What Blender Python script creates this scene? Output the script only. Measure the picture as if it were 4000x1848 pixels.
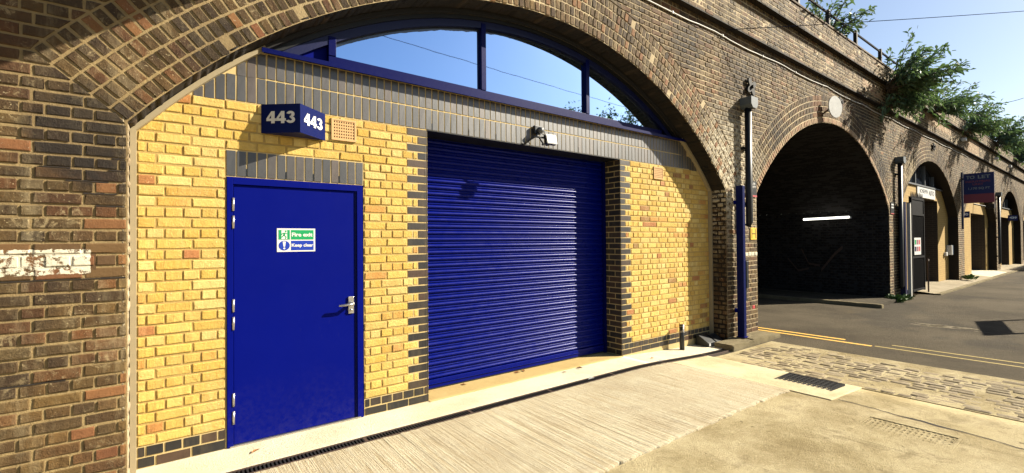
import bpy, bmesh, math, random
import numpy as np
from mathutils import Vector, Matrix

# ------------------------------------------------------------------ scene, camera, sky, sun
for o in list(bpy.data.objects): bpy.data.objects.remove(o)
SC = bpy.context.scene
COL = SC.collection
random.seed(7); RNG = np.random.default_rng(11)

CAM_Y, CAM_H = -4.254, 1.605
YAW, PITCH, ROLL = math.radians(53.186), math.radians(0.622), math.radians(-0.463)
cam = bpy.data.cameras.new('camera'); cam.sensor_width = 36; cam.lens = 1804.0 / 4000 * 36
cam.clip_start = .05; cam.clip_end = 2000
cob = bpy.data.objects.new('camera', cam); COL.objects.link(cob)
_f = Vector((math.cos(PITCH)*math.cos(YAW), math.cos(PITCH)*math.sin(YAW), math.sin(PITCH)))
_r = Vector((math.sin(YAW), -math.cos(YAW), 0)); _u = _r.cross(_f)
RIGHT = _r*math.cos(ROLL) + _u*math.sin(ROLL); UP = _u*math.cos(ROLL) - _r*math.sin(ROLL); FWD = _f
mw = Matrix((RIGHT, UP, -FWD)).transposed().to_4x4(); mw.translation = (0, CAM_Y, CAM_H)
cob.matrix_world = mw
SC.camera = cob

SUN = Vector((1.9, -1.0, 1.34)).normalized()
W = bpy.data.worlds.new('World'); SC.world = W; W.use_nodes = True
nt = W.node_tree; bg = nt.nodes['Background']
sky = nt.nodes.new('ShaderNodeTexSky'); sky.sky_type = 'NISHITA'; sky.sun_disc = False
sky.sun_elevation = math.asin(SUN.z); sky.sun_rotation = math.atan2(SUN.x, SUN.y)
sky.air_density = 1.0; sky.dust_density = 1.0; sky.ozone_density = 1.8
nt.links.new(sky.outputs[0], bg.inputs[0]); bg.inputs[1].default_value = 0.05
sl = bpy.data.lights.new('sun', 'SUN'); sl.energy = 5.0; sl.angle = math.radians(.53); sl.color = (1, .91, .74)
so = bpy.data.objects.new('sun', sl); COL.objects.link(so); so.location = (20, -20, 20)
so.rotation_euler = SUN.to_track_quat('Z', 'Y').to_euler()
SC.view_settings.view_transform = 'Standard'; SC.view_settings.look = 'None'
SC.view_settings.exposure = 1.62; SC.view_settings.gamma = 1.0
SC.render.engine = 'CYCLES'

# ------------------------------------------------------------------ material helpers
ALB = .76   # overall reflectance scale that goes with the exposure
class NT:
    def __init__(s, name):
        s.m = bpy.data.materials.new(name); s.m.use_nodes = True
        s.t = s.m.node_tree; s.b = s.t.nodes['Principled BSDF']
        s.geo = s.t.nodes.new('ShaderNodeNewGeometry'); s.pos = s.geo.outputs['Position']
    def n(s, kind, **kw):
        x = s.t.nodes.new('ShaderNode' + kind)
        for k, v in kw.items(): setattr(x, k, v)
        return x
    def l(s, a, b): s.t.links.new(a, b)
    def val(s, sock, v):
        if isinstance(v, (int, float)): sock.default_value = v
        elif isinstance(v, tuple): sock.default_value = (*v, 1) if len(v) == 3 else v
        else: s.l(v, sock)
    def math(s, op, a, b=0.0):
        x = s.n('Math', operation=op); s.val(x.inputs[0], a); s.val(x.inputs[1], b); return x.outputs[0]
    def scaled(s, v):
        x = s.n('VectorMath', operation='MULTIPLY'); s.l(s.pos, x.inputs[0]); x.inputs[1].default_value = v; return x.outputs[0]
    def noise(s, scale, detail=4, rough=.55, vec=None, dist=0):
        x = s.n('TexNoise'); x.inputs['Scale'].default_value = scale; x.inputs['Detail'].default_value = detail
        x.inputs['Roughness'].default_value = rough; x.inputs['Distortion'].default_value = dist
        s.l(vec if vec is not None else s.pos, x.inputs['Vector']); return x.outputs['Fac']
    def ramp(s, fac, stops, interp='LINEAR'):
        x = s.n('ValToRGB'); r = x.color_ramp; r.interpolation = interp
        while len(r.elements) < len(stops): r.elements.new(.5)
        for e, (p, c) in zip(r.elements, stops):
            e.position = p; e.color = (*c, 1) if len(c) == 3 else c
        s.l(fac, x.inputs[0]); return x.outputs[0]
    def step(s, fac, a, b):
        x = s.n('MapRange'); x.inputs[1].default_value = a; x.inputs[2].default_value = b; s.l(fac, x.inputs[0]); return x.outputs[0]
    def mix(s, f, a, b, mode='MIX'):
        x = s.n('Mix', data_type='RGBA', blend_type=mode)
        s.val(x.inputs[0], f); s.val(x.inputs[6], a); s.val(x.inputs[7], b); return x.outputs[2]
    def bump(s, h, strength=.5, dist=.005):
        x = s.n('Bump'); x.inputs['Strength'].default_value = strength; x.inputs['Distance'].default_value = dist
        s.l(h, x.inputs['Height']); s.l(x.outputs[0], s.b.inputs['Normal'])
    def out(s, col=None, rough=None, metal=None, spec=None):
        if col is not None: s.val(s.b.inputs['Base Color'], s.mix(1.0, col, (ALB, ALB, ALB), 'MULTIPLY') if metal != 1.0 else col)
        if rough is not None: s.val(s.b.inputs['Roughness'], rough)
        if metal is not None: s.val(s.b.inputs['Metallic'], metal)
        if spec is not None: s.b.inputs['Specular IOR Level'].default_value = spec
        return s.m
    def rnd(s):
        oi = s.n('ObjectInfo'); return s.math('FRACT', s.math('ADD', oi.outputs['Random'], s.geo.outputs['Random Per Island']))

def plain(name, col, rough=.5, metal=0, spec=.5, var=.25, scale=30, bump=0.0, bscale=200, bdist=.001):
    k = NT(name); f = k.noise(scale, 5)
    c = k.mix(k.math('MULTIPLY', f, var), col, tuple(x*.35 for x in col))
    if bump: k.bump(k.noise(bscale, 3), bump, bdist)
    k.out(c, k.math('ADD', k.math('MULTIPLY', k.noise(scale*2.3, 3), .25), rough-.12), metal, spec); return k.m

FYC = -.30
BLOTS = [(-.42, -.30, 2.32, .42, .80), (-.25, -.30, 2.02, .20, .7), (.35, -.30, 3.05, .35, .6), (.9, -.30, 3.5, .4, .5), (8.0, -.30, 4.4, .5, .5), (9.4, -.30, 3.4, .6, .5), (15.3, -.30, 3.6, .8, .6), (13.8, -.3, 4.6, .7, .5), (6.3, -.3, 4.7, .6, .4)]
def brick_mat(name, stops, rough=.85, spec=.25, soot=0.0, sootcol=(.012, .010, .009), speck=.0, speckcol=(.6, .52, .36), bump=.7, inner=.5, bdist=.006, streak=0.0, fine=60, salt=0.0, smear=0.0, blots=(), left=None):
    k = NT(name); r = k.rnd()
    c = k.ramp(r, stops)
    r2 = k.math('FRACT', k.math('MULTIPLY', r, 17.31))
    c = k.mix(k.math('MULTIPLY', r2, .35), c, k.mix(1.0, c, (.55, .5, .5), 'MULTIPLY'))
    if left:   # the pier at the left was never repointed: darker, browner joints
        sp = k.n('SeparateXYZ'); k.l(k.pos, sp.inputs[0]); c = k.mix(k.step(k.math('ADD', sp.outputs[0], k.math('MULTIPLY', k.noise(1.5, 4), 2.0)), 3.4, .9), c, left)
    n1 = k.noise(16, 5, .65); c = k.mix(k.math('MULTIPLY', k.step(n1, .42, .72), inner), c, k.mix(1.0, c, (.42, .36, .32), 'MULTIPLY'))
    n2 = k.noise(38, 4, .6); c = k.mix(k.math('MULTIPLY', k.step(n2, .55, .75), inner*.6), c, k.mix(1.0, c, (1.5, 1.35, 1.15), 'MULTIPLY'))
    if soot:
        s = k.step(k.noise(1.1, 6, .65), .38, .62); c = k.mix(k.math('MULTIPLY', s, soot), c, sootcol)
    if speck:
        s = k.math('MULTIPLY', k.step(k.noise(fine, 3, .6), .62, .68), k.step(k.noise(1.7, 4), .45, .62)); c = k.mix(k.math('MULTIPLY', s, speck), c, speckcol)
    if streak:
        s = k.step(k.noise(3.0, 5, .7, vec=k.scaled((2.2, 2.2, .45))), .5, .68); c = k.mix(k.math('MULTIPLY', s, streak), c, speckcol)
    if smear:  # mortar and lime smeared over the faces
        s = k.math('MULTIPLY', k.step(k.noise(11, 7, .78, dist=.6), .56, .64), k.step(k.noise(2.3, 4), .40, .62)); c = k.mix(k.math('MULTIPLY', s, smear), c, (.44, .34, .18))
    for (bx_, by_, bz_, br_, amt) in blots:   # old soot stains
        d = k.n('VectorMath', operation='DISTANCE'); k.l(k.pos, d.inputs[0]); d.inputs[1].default_value = (bx_, by_, bz_)
        s = k.step(k.math('ADD', d.outputs['Value'], k.math('MULTIPLY', k.math('SUBTRACT', k.noise(5, 6, .7), .5), br_*1.2)), br_, br_*.45); c = k.mix(k.math('MULTIPLY', s, amt), c, sootcol)
    if salt:   # white salts washed out of the brickwork round the pier head
        d = k.n('VectorMath', operation='DISTANCE'); k.l(k.pos, d.inputs[0]); d.inputs[1].default_value = (7.55, FYC, 2.75)
        s = k.math('MULTIPLY', k.step(k.math('ADD', d.outputs['Value'], k.math('MULTIPLY', k.noise(3.5, 5, .65), 1.1)), 1.95, .95), k.step(k.noise(13, 6, .75), .42, .56)); c = k.mix(k.math('MULTIPLY', s, salt), c, (.62, .55, .40))
    h = k.math('ADD', k.math('MULTIPLY', k.noise(45, 6, .7), 1.0), k.math('MULTIPLY', k.noise(160, 3, .6), .45))
    k.bump(h, bump, bdist); k.out(c, rough, 0, spec); return k.m

def painted_brick():
    k = NT('painted_brick'); sp = k.n('SeparateXYZ'); k.l(k.pos, sp.inputs[0]); n = k.noise(22, 5, .7)
    w = k.math('MULTIPLY', k.math('SUBTRACT', k.noise(30, 4), .5), .03)
    m = k.math('MULTIPLY', k.math('LESS_THAN', k.math('ADD', sp.outputs[0], w), -.385), k.math('MULTIPLY', k.math('GREATER_THAN', k.math('ADD', sp.outputs[2], w), 1.424), k.math('LESS_THAN', k.math('ADD', sp.outputs[2], w), 1.578)))
    m = k.math('MULTIPLY', m, k.step(n, .60, .52)); r = k.rnd()
    c = k.mix(m, k.ramp(r, [(0, (.10, .055, .024)), (.5, (.14, .08, .03)), (1, (.17, .07, .03))]), k.mix(k.noise(9, 4), (.74, .70, .56), (.56, .50, .36)))
    k.bump(k.math('ADD', k.noise(45, 6, .7), k.math('MULTIPLY', m, .6)), .8, .005); k.out(c, .8, 0, .25); return k.m
MAT = {}
MAT['old_brick'] = brick_mat('old_brick', [(0, (.070, .042, .020)), (.14, (.112, .064, .023)), (.34, (.165, .096, .030)), (.50, (.090, .056, .025)), (.64, (.180, .110, .035)), (.80, (.145, .074, .026)), (.93, (.20, .085, .028)), (1, (.205, .138, .054))], soot=.55, speck=.6, speckcol=(.52, .42, .24), streak=.24, bump=1.0, bdist=.008, inner=.6, salt=.95, smear=.55, blots=BLOTS)
MAT['painted_brick'] = painted_brick()
MAT['shaded_brick'] = brick_mat('shaded_brick', [(0, (.010, .008, .006)), (.6, (.022, .015, .010)), (.9, (.04, .026, .015)), (1, (.09, .06, .035))], soot=.6, speck=.3, speckcol=(.25, .2, .12), bump=1.0, bdist=.012)  # near-black: the soffit's shade is put into the brick colour
MAT['pale_brick'] = brick_mat('pale_brick', [(0, (.36, .25, .14)), (.4, (.44, .29, .16)), (.7, (.38, .21, .12)), (1, (.48, .36, .21))], speck=.3, bump=.8)
MAT['orange_brick'] = brick_mat('orange_brick', [(0, (.24, .115, .042)), (.5, (.29, .14, .05)), (1, (.21, .085, .036))], speck=.4, bump=.8, soot=.2)
MAT['tunnel_brick'] = brick_mat('tunnel_brick', [(0, (.008, .007, .008)), (.5, (.014, .012, .012)), (1, (.022, .018, .016))], soot=.5, speck=.2, speckcol=(.05, .05, .045))  # tunnel darkness put into the brick colour
MAT['old_mortar'] = brick_mat('old_mortar', [(0, (.62, .50, .29)), (1, (.62, .50, .29))], soot=.45, sootcol=(.18, .125, .06), bump=.9, inner=.5, salt=.6, left=(.34, .245, .11), blots=[(a, b, c, d, e*.75) for a, b, c, d, e in BLOTS])
MAT['shaded_mortar'] = brick_mat('shaded_mortar', [(0, (.03, .022, .014)), (1, (.03, .022, .014))], soot=.7, bump=.9, inner=.5)  # shade of soffits, reveals and ledges put into the mortar colour
MAT['lime_wash'] = brick_mat('lime_wash', [(0, (.50, .42, .28)), (1, (.50, .42, .28))], soot=.4, sootcol=(.22, .13, .06), bump=1.0, inner=.6, bdist=.012)
MAT['tunnel_mortar'] = plain('tunnel_mortar', (.02, .018, .017), .9, bump=.4)  # base near black to paint in the darkness of the tunnel
MAT['yellow_brick'] = brick_mat('yellow_brick', [(0, (.64, .41, .085)), (.25, (.73, .51, .14)), (.5, (.67, .445, .095)), (.72, (.76, .57, .20)), (.91, (.66, .43, .095)), (.96, (.60, .31, .085)), (.985, (.46, .19, .07)), (1, (.30, .20, .065))], bump=1.0, inner=.36, speck=.6, speckcol=(.82, .70, .38), bdist=.007, streak=.14)
MAT['yellow_mortar'] = plain('yellow_mortar', (.50, .34, .10), .9, bump=.6, bscale=120, bdist=.004, scale=14, var=.4)
MAT['soldier_blue'] = brick_mat('soldier_blue', [(0, (.028, .029, .032)), (.5, (.046, .045, .046)), (.85, (.060, .050, .044)), (1, (.080, .056, .042))], rough=.45, spec=.9, bump=.3, inner=.5, bdist=.002)
MAT['blue_brick'] = brick_mat('blue_brick', [(0, (.022, .021, .021)), (.5, (.036, .031, .027)), (.85, (.060, .042, .030)), (1, (.085, .050, .032))], rough=.5, spec=.35, bump=.4, inner=.5, bdist=.002, streak=.08, speckcol=(.4, .3, .14))
MAT['blue_mortar'] = plain('blue_mortar', (.60, .45, .20), .9, bump=.5, bscale=150, bdist=.002)
def door_paint():
    k = NT('blue_paint'); sp = k.n('SeparateXYZ'); k.l(k.pos, sp.inputs[0])
    d = k.math('MULTIPLY', k.step(k.math('ADD', sp.outputs[2], k.math('MULTIPLY', k.noise(2.5, 5, .7), .9)), .95, .35), k.step(k.noise(24, 6, .8), .40, .70))
    sc = k.step(k.noise(1, 5, .8, vec=k.scaled((30, 30, 5))), .66, .74)
    c = k.mix(k.math('MULTIPLY', k.noise(2.0, 5), .35), (.0003, .0042, .165), (.0002, .0022, .095)); c = k.mix(k.math('MULTIPLY', d, .055), c, (.30, .26, .20)); c = k.mix(k.math('MULTIPLY', sc, .05), c, (.3, .3, .34))
    k.bump(k.noise(1.6, 2), .05, .02); k.out(c, k.math('ADD', k.math('MULTIPLY', k.noise(5, 5), .2), .38), 0, .05); return k.m
MAT['blue_paint'] = door_paint()
MAT['shutter_paint'] = plain('shutter_paint', (.0003, .0055, .165), .30, spec=.11, var=.3, scale=4)
MAT['frame_blue'] = plain('frame_blue', (.0003, .0028, .075), .4, spec=.08, var=.15)
MAT['black_steel'] = plain('black_steel', (.009, .010, .012), .45, spec=.3)
MAT['sign_box_blue'] = plain('sign_box_blue', (.0008, .006, .075), .4, spec=.1, var=.1)
MAT['navy'] = plain('navy', (.002, .005, .050), .4, spec=.3, var=.15)
MAT['navy_board'] = plain('navy_board', (.012, .025, .13), .6, spec=.3, var=.2)
MAT['white_paint'] = plain('white_paint', (.72, .71, .67), .5, var=.12)
MAT['weathered_white'] = plain('weathered_white', (.52, .52, .49), .7, var=.5, scale=9)
MAT['chrome'] = plain('chrome', (.62, .60, .57), .32, metal=.9, var=.15)
MAT['red'] = plain('red', (.45, .02, .025), .6, var=.2)
MAT['maroon'] = plain('maroon', (.20, .03, .06), .6, var=.2)
MAT['sign_green'] = plain('sign_green', (.0, .30, .09), .4, var=.05)
MAT['sign_blue'] = plain('sign_blue', (.0, .03, .36), .4, var=.05)
MAT['sign_yellow'] = plain('sign_yellow', (.80, .50, .03), .5, var=.1)
MAT['yellow_line'] = plain('yellow_line', (.85, .50, .07), .7, var=.2, scale=40)
MAT['worn_line'] = plain('worn_line', (.52, .38, .10), .85, var=.7, scale=25)
MAT['iron'] = plain('iron', (.025, .024, .024), .6, spec=.1, bump=.4, bscale=150, bdist=.002)
MAT['matte_black'] = plain('matte_black', (.006, .006, .008), .8, spec=.05)
MAT['rust_iron'] = plain('rust_iron', (.075, .045, .032), .7, spec=.4, bump=.4, bscale=150, bdist=.002)
MAT['terracotta'] = plain('terracotta', (.66, .40, .17), .85, var=.2, bump=.3)
MAT['dark_hole'] = plain('dark_hole', (.02, .012, .008), .95)
MAT['plastic_black'] = plain('plastic_black', (.010, .012, .014), .38, spec=.5)
MAT['grey_strip'] = plain('grey_strip', (.34, .275, .16), .75, var=.3, bump=.3, scale=10)
MAT['grey_metal'] = plain('grey_metal', (.12, .13, .14), .5, spec=.5)
MAT['light_grey'] = plain('light_grey', (.24, .29, .33), .6, spec=.15, var=.3)
MAT['hopper_grey'] = plain('hopper_grey', (.10, .12, .135), .6, spec=.3, var=.4)
MAT['cable'] = plain('cable', (.55, .53, .48), .6, var=.4)
MAT['wire_black'] = plain('wire_black', (.012, .016, .03), .9, spec=.0)
MAT['flood_glass'] = plain('flood_glass', (.85, .84, .78), .18, spec=.8, var=.02)
MAT['wood_bark'] = plain('wood_bark', (.09, .065, .045), .9, bump=.6, bscale=60, bdist=.01)
MAT['dry_leaf'] = plain('dry_leaf', (.36, .15, .035), .8, var=.5, scale=60)
MAT['weed'] = plain('weed', (.10, .19, .03), .7, var=.4, scale=40)

def leaf_mat(name, a, b):
    k = NT(name); c = k.mix(k.rnd(), a, b); k.out(c, .55, 0, .35)
    t = k.n('BsdfTranslucent'); k.val(t.inputs[0], k.mix(.5, c, (.12, .20, .02))); mx = k.n('MixShader'); mx.inputs[0].default_value = .25
    k.l(k.b.outputs[0], mx.inputs[1]); k.l(t.outputs[0], mx.inputs[2]); k.l(mx.outputs[0], k.t.nodes['Material Output'].inputs[0]); return k.m
MAT['leaf'] = leaf_mat('leaf', (.060, .125, .072), (.15, .22, .11))
MAT['leaf_tree'] = leaf_mat('leaf_tree', (.035, .065, .016), (.085, .125, .035))

def white_flaky():
    k = NT('flaky_white'); n = k.step(k.noise(26, 5, .7), .60, .64)
    c = k.mix(n, k.mix(k.noise(30, 3), (.62, .58, .46), (.5, .45, .32)), (.20, .085, .03)); k.bump(k.noise(40, 6, .7), .6, .005); k.out(c, .75); return k.m
MAT['flaky_white'] = white_flaky()

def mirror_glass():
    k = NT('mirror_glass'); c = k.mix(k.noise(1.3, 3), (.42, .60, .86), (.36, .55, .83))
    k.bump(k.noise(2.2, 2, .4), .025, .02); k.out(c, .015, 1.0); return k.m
MAT['mirror_glass'] = mirror_glass()
MAT['dark_glass'] = plain('dark_glass', (.02, .026, .035), .12, spec=.8, var=.1)

def concrete(name, a, b, ribs=0.0, stain=(.30, .24, .13), stainamt=.4, bd=.006, fine=120, grit=.35):
    k = NT(name); c = k.mix(k.step(k.noise(1.4, 6, .65), .35, .65), a, b)
    c = k.mix(k.math('MULTIPLY', k.step(k.noise(.7, 6, .7), .48, .70), stainamt), c, stain)
    c = k.mix(k.math('MULTIPLY', k.step(k.noise(fine, 2, .6), .60, .72), .45), c, tuple(x*.35 for x in a))
    c = k.mix(k.math('MULTIPLY', k.step(k.noise(7, 6, .7), .56, .70), .35), c, tuple(x*.6 for x in a))
    h = k.math('ADD', k.noise(70, 6, .75), k.math('MULTIPLY', k.noise(fine*2, 3, .7), .8))
    if ribs:
        rb = k.noise(1, 4, .7, vec=k.scaled((70, 1.3, 1)))
        c = k.mix(k.math('MULTIPLY', k.step(rb, .36, .56), ribs), k.mix(1.0, c, (.62, .53, .40), 'MULTIPLY'), c)
        h = k.math('ADD', h, k.math('MULTIPLY', rb, 3.0))
    c = k.mix(k.math('MULTIPLY', k.step(k.noise(2.6, 7, .72, dist=.8), .53, .64), stainamt*.55), c, tuple(x*.8 for x in stain)); c = k.mix(k.math('MULTIPLY', k.step(k.noise(9, 3, .5), .70, .74), stainamt*.7), c, tuple(x*.4 for x in stain))
    g2 = k.noise(42, 5, .75); c = k.mix(k.math('MULTIPLY', k.step(g2, .56, .68), grit), c, tuple(x*.45 for x in a)); c = k.mix(k.math('MULTIPLY', k.step(g2, .44, .34), grit*.7), c, tuple(min(x*1.3, .8) for x in a))
    h = k.math('ADD', h, k.math('MULTIPLY', g2, -1.5))
    k.bump(h, 1.0, bd); k.out(c, .95, 0, .08); return k.m
MAT['concrete_ribbed'] = concrete('concrete_ribbed', (.74, .70, .55), (.68, .62, .47), ribs=.5, stain=(.46, .41, .30), stainamt=.4)
MAT['concrete_strip'] = concrete('concrete_strip', (.76, .70, .52), (.70, .62, .44), stain=(.56, .46, .28), stainamt=.3)
MAT['concrete_screed'] = concrete('concrete_screed', (.50, .37, .165), (.47, .34, .14), stain=(.38, .25, .10), bd=.0015, grit=.08)
MAT['concrete_smooth'] = concrete('concrete_smooth', (.66, .58, .38), (.58, .49, .30), stain=(.40, .32, .175), stainamt=.5)
MAT['concrete_old'] = concrete('concrete_old', (.58, .49, .30), (.46, .375, .20), stain=(.25, .19, .095), stainamt=.9, bd=.012, fine=80, grit=.5)
MAT['stone'] = concrete('stone', (.30, .25, .15), (.24, .20, .12), stain=(.13, .105, .065), stainamt=.6, bd=.012)
MAT['pavement'] = concrete('pavement', (.40, .34, .24), (.33, .28, .19), stain=(.22, .18, .12))
def asphalt():
    k = NT('asphalt'); c = k.mix(k.step(k.noise(.5, 6, .65), .38, .62), (.072, .058, .039), (.120, .098, .066))
    c = k.mix(k.math('MULTIPLY', k.step(k.noise(.23, 5, .6, vec=k.scaled((1, 1.8, 1))), .55, .6), .4), c, (.034, .032, .029))
    c = k.mix(k.math('MULTIPLY', k.step(k.noise(150, 2, .6), .58, .7), .55), c, (.13, .115, .085))
    c = k.mix(k.math('MULTIPLY', k.step(k.noise(5, 6, .7), .6, .72), .3), c, (.10, .078, .05))
    c = k.mix(k.math('MULTIPLY', k.step(k.noise(34, 5, .75), .55, .66), .5), c, (.030, .026, .020)); c = k.mix(k.math('MULTIPLY', k.step(k.noise(1.6, 6, .75), .58, .70), .45), c, (.13, .10, .055))
    k.bump(k.math('ADD', k.noise(160, 3, .7), k.noise(30, 4)), 1.0, .012); k.out(c, .95, 0, .08); return k.m
MAT['asphalt'] = asphalt()
MAT['sett'] = brick_mat('sett', [(0, (.26, .205, .12)), (.4, (.38, .31, .19)), (.7, (.33, .265, .15)), (1, (.44, .37, .24))], soot=.65, sootcol=(.15, .115, .065), bump=1.0, bdist=.012, inner=.6)

def far_brick(name, c1, c2, mortar, bw=.225, bh=.0784):
    k = NT(name); x = k.n('TexBrick'); x.offset = .5
    cmb = k.n('CombineXYZ'); sp = k.n('SeparateXYZ'); k.l(k.pos, sp.inputs[0])
    k.l(k.math('ADD', sp.outputs[0], sp.outputs[1]), cmb.inputs[0]); k.l(sp.outputs[2], cmb.inputs[1]); k.l(cmb.outputs[0], x.inputs['Vector'])
    x.inputs['Scale'].default_value = 1; x.inputs['Brick Width'].default_value = bw; x.inputs['Row Height'].default_value = bh
    x.inputs['Mortar Size'].default_value = .006; x.inputs['Color1'].default_value = (*c1, 1); x.inputs['Color2'].default_value = (*c2, 1); x.inputs['Mortar'].default_value = (*mortar, 1)
    c = k.mix(k.math('MULTIPLY', k.noise(3, 5), .4), x.outputs[0], tuple(v*.5 for v in c1))
    k.bump(x.outputs['Fac'], -.5, .008); k.out(c, .85, 0, .2); return k.m
MAT['far_yellow'] = far_brick('far_yellow', (.50, .33, .10), (.43, .27, .08), (.30, .19, .06))
MAT['far_old'] = far_brick('far_old', (.09, .055, .03), (.055, .038, .024), (.26, .20, .115))
MAT['reveal_brown'] = far_brick('reveal_brown', (.07, .05, .035), (.055, .04, .03), (.13, .10, .06))
def emit(name, col, s):
    k = NT(name); k.out((.9, .9, .85), .5); k.val(k.b.inputs['Emission Color'], col); k.b.inputs['Emission Strength'].default_value = s; return k.m
MAT['tube_glow'] = emit('tube_glow', (1, .96, .85), 1.0)

# ------------------------------------------------------------------ mesh helpers
class MB:
    def __init__(s): s.v = []; s.f = []
    def add(s, vs, fs):
        b = len(s.v); s.v += [tuple(p) for p in vs]; s.f += [tuple(b+i for i in q) for q in fs]; return s
    def box(s, x0, x1, y0, y1, z0, z1, bev=0.0):
        if bev <= 0:
            return s.add([(x0,y0,z0),(x1,y0,z0),(x1,y1,z0),(x0,y1,z0),(x0,y0,z1),(x1,y0,z1),(x1,y1,z1),(x0,y1,z1)],
                  [(0,3,2,1),(4,5,6,7),(0,1,5,4),(1,2,6,5),(2,3,7,6),(3,0,4,7)])
        bm = bmesh.new(); bmesh.ops.create_cube(bm, size=1)
        for v in bm.verts: v.co = ((x0+x1)/2 + v.co.x*(x1-x0), (y0+y1)/2 + v.co.y*(y1-y0), (z0+z1)/2 + v.co.z*(z1-z0))
        bmesh.ops.bevel(bm, geom=bm.edges[:], offset=bev, segments=2, affect='EDGES', profile=.5)
        bm.verts.index_update(); s.add([v.co[:] for v in bm.verts], [[v.index for v in f.verts] for f in bm.faces]); bm.free(); return s
    def prism(s, poly, o, a, b, n):
        """poly 2D in axes a,b from origin o, extruded along vector n"""
        o, a, b, n = Vector(o), Vector(a), Vector(b), Vector(n); k = len(poly)
        vs = [o + a*p[0] + b*p[1] for p in poly]; vs += [v + n for v in vs]
        return s.add(vs, [tuple(range(k))[::-1], tuple(range(k, 2*k))] + [(i, (i+1) % k, k+(i+1) % k, k+i) for i in range(k)])
    def tube(s, pts, r, n=8, cap=True):
        pts = [Vector(p) for p in pts]; rs = r if isinstance(r, (list, tuple)) else [r]*len(pts)
        vs = []; ref = Vector((.13, .21, .97))
        for i, p in enumerate(pts):
            d = (pts[min(i+1, len(pts)-1)] - pts[max(i-1, 0)]).normalized()
            a = d.cross(ref if abs(d.dot(ref)) < .95 else Vector((1, 0, 0))).normalized(); b = d.cross(a)
            vs += [p + (a*math.cos(2*math.pi*j/n) + b*math.sin(2*math.pi*j/n))*rs[i] for j in range(n)]
        fs = [(i*n+j, i*n+(j+1) % n, (i+1)*n+(j+1) % n, (i+1)*n+j) for i in range(len(pts)-1) for j in range(n)]
        if cap: fs += [tuple(range(n))[::-1], tuple(range((len(pts)-1)*n, len(pts)*n))]
        return s.add(vs, fs)
    def sheet(s, x0, x1, y0, y1, zf, nx=1, ny=1):
        vs = []; 
        for j in range(ny+1):
            for i in range(nx+1):
                x = x0+(x1-x0)*i/nx; y = y0+(y1-y0)*j/ny; vs.append((x, y, zf(x, y) if callable(zf) else zf))
        return s.add(vs, [(j*(nx+1)+i, j*(nx+1)+i+1, (j+1)*(nx+1)+i+1, (j+1)*(nx+1)+i) for j in range(ny) for i in range(nx)])
    def build(s, name, mat, parent=None, smooth=False):
        off = Vector(parent['_o']) if parent is not None and '_o' in parent else Vector((0, 0, 0))
        me = bpy.data.meshes.new(name); me.from_pydata([(p[0]-off.x, p[1]-off.y, p[2]-off.z) for p in s.v], [], s.f)
        if smooth: me.polygons.foreach_set('use_smooth', [True]*len(me.polygons))
        me.materials.append(MAT[mat]); me.update()
        ob = bpy.data.objects.new(name, me); COL.objects.link(ob)
        if parent is not None: ob.parent = parent; ob['_o'] = tuple(off)
        return ob
def thing(name, label, cat, loc, group=None):
    o = bpy.data.objects.new(name, None); COL.objects.link(o); o.location = loc; o['_o'] = tuple(loc); o.empty_display_size = .1
    o['label'] = label; o['category'] = cat
    if group: o['group'] = group
    return o
def tag(o, label, cat, group=None):
    o['label'] = label; o['category'] = cat
    if group: o['group'] = group
    return o
def struct(o): o['kind'] = 'structure'; return o
def stuff(o): o['kind'] = 'stuff'; return o

def text_part(name, body, o, rx, up, width, height, mat, parent, bold=.02, depth=.002):
    """lettering as a thin mesh fitted in width x height; o lower-left corner, rx and up unit vectors"""
    cu = bpy.data.curves.new('t', 'FONT'); cu.body = body; cu.size = 1; cu.offset = bold; cu.extrude = .02; cu.resolution_u = 4
    ob = bpy.data.objects.new('t', cu); COL.objects.link(ob)
    dg = bpy.context.evaluated_depsgraph_get(); me = bpy.data.meshes.new_from_object(ob.evaluated_get(dg))
    bpy.data.objects.remove(ob); bpy.data.curves.remove(cu)
    co = np.zeros(len(me.vertices)*3); me.vertices.foreach_get('co', co); co = co.reshape(-1, 3)
    lo, hi = co.min(0), co.max(0); o, rx, up = Vector(o), Vector(rx).normalized(), Vector(up).normalized(); nrm = rx.cross(up)
    off = Vector(parent['_o']); out = []
    for c in co:
        p = o + rx*((c[0]-lo[0])/(hi[0]-lo[0])*width) + up*((c[1]-lo[1])/(hi[1]-lo[1])*height) + nrm*((c[2]-lo[2])/(hi[2]-lo[2])*depth) - off
        out += p[:]
    me.vertices.foreach_set('co', out); me.materials.clear(); me.materials.append(MAT[mat]); me.name = name
    t = bpy.data.objects.new(name, me); COL.objects.link(t); t.parent = parent; t['_o'] = parent['_o']; me.update(); return t

def in_view(p):
    q = Vector(p) - Vector((0, CAM_Y, CAM_H)); z = q.dot(FWD)
    if z < .2: return None
    x = q.dot(RIGHT)/z*1804; y = q.dot(UP)/z*1804
    return z if abs(x) < 2020 and abs(y) < 944 else None

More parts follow.
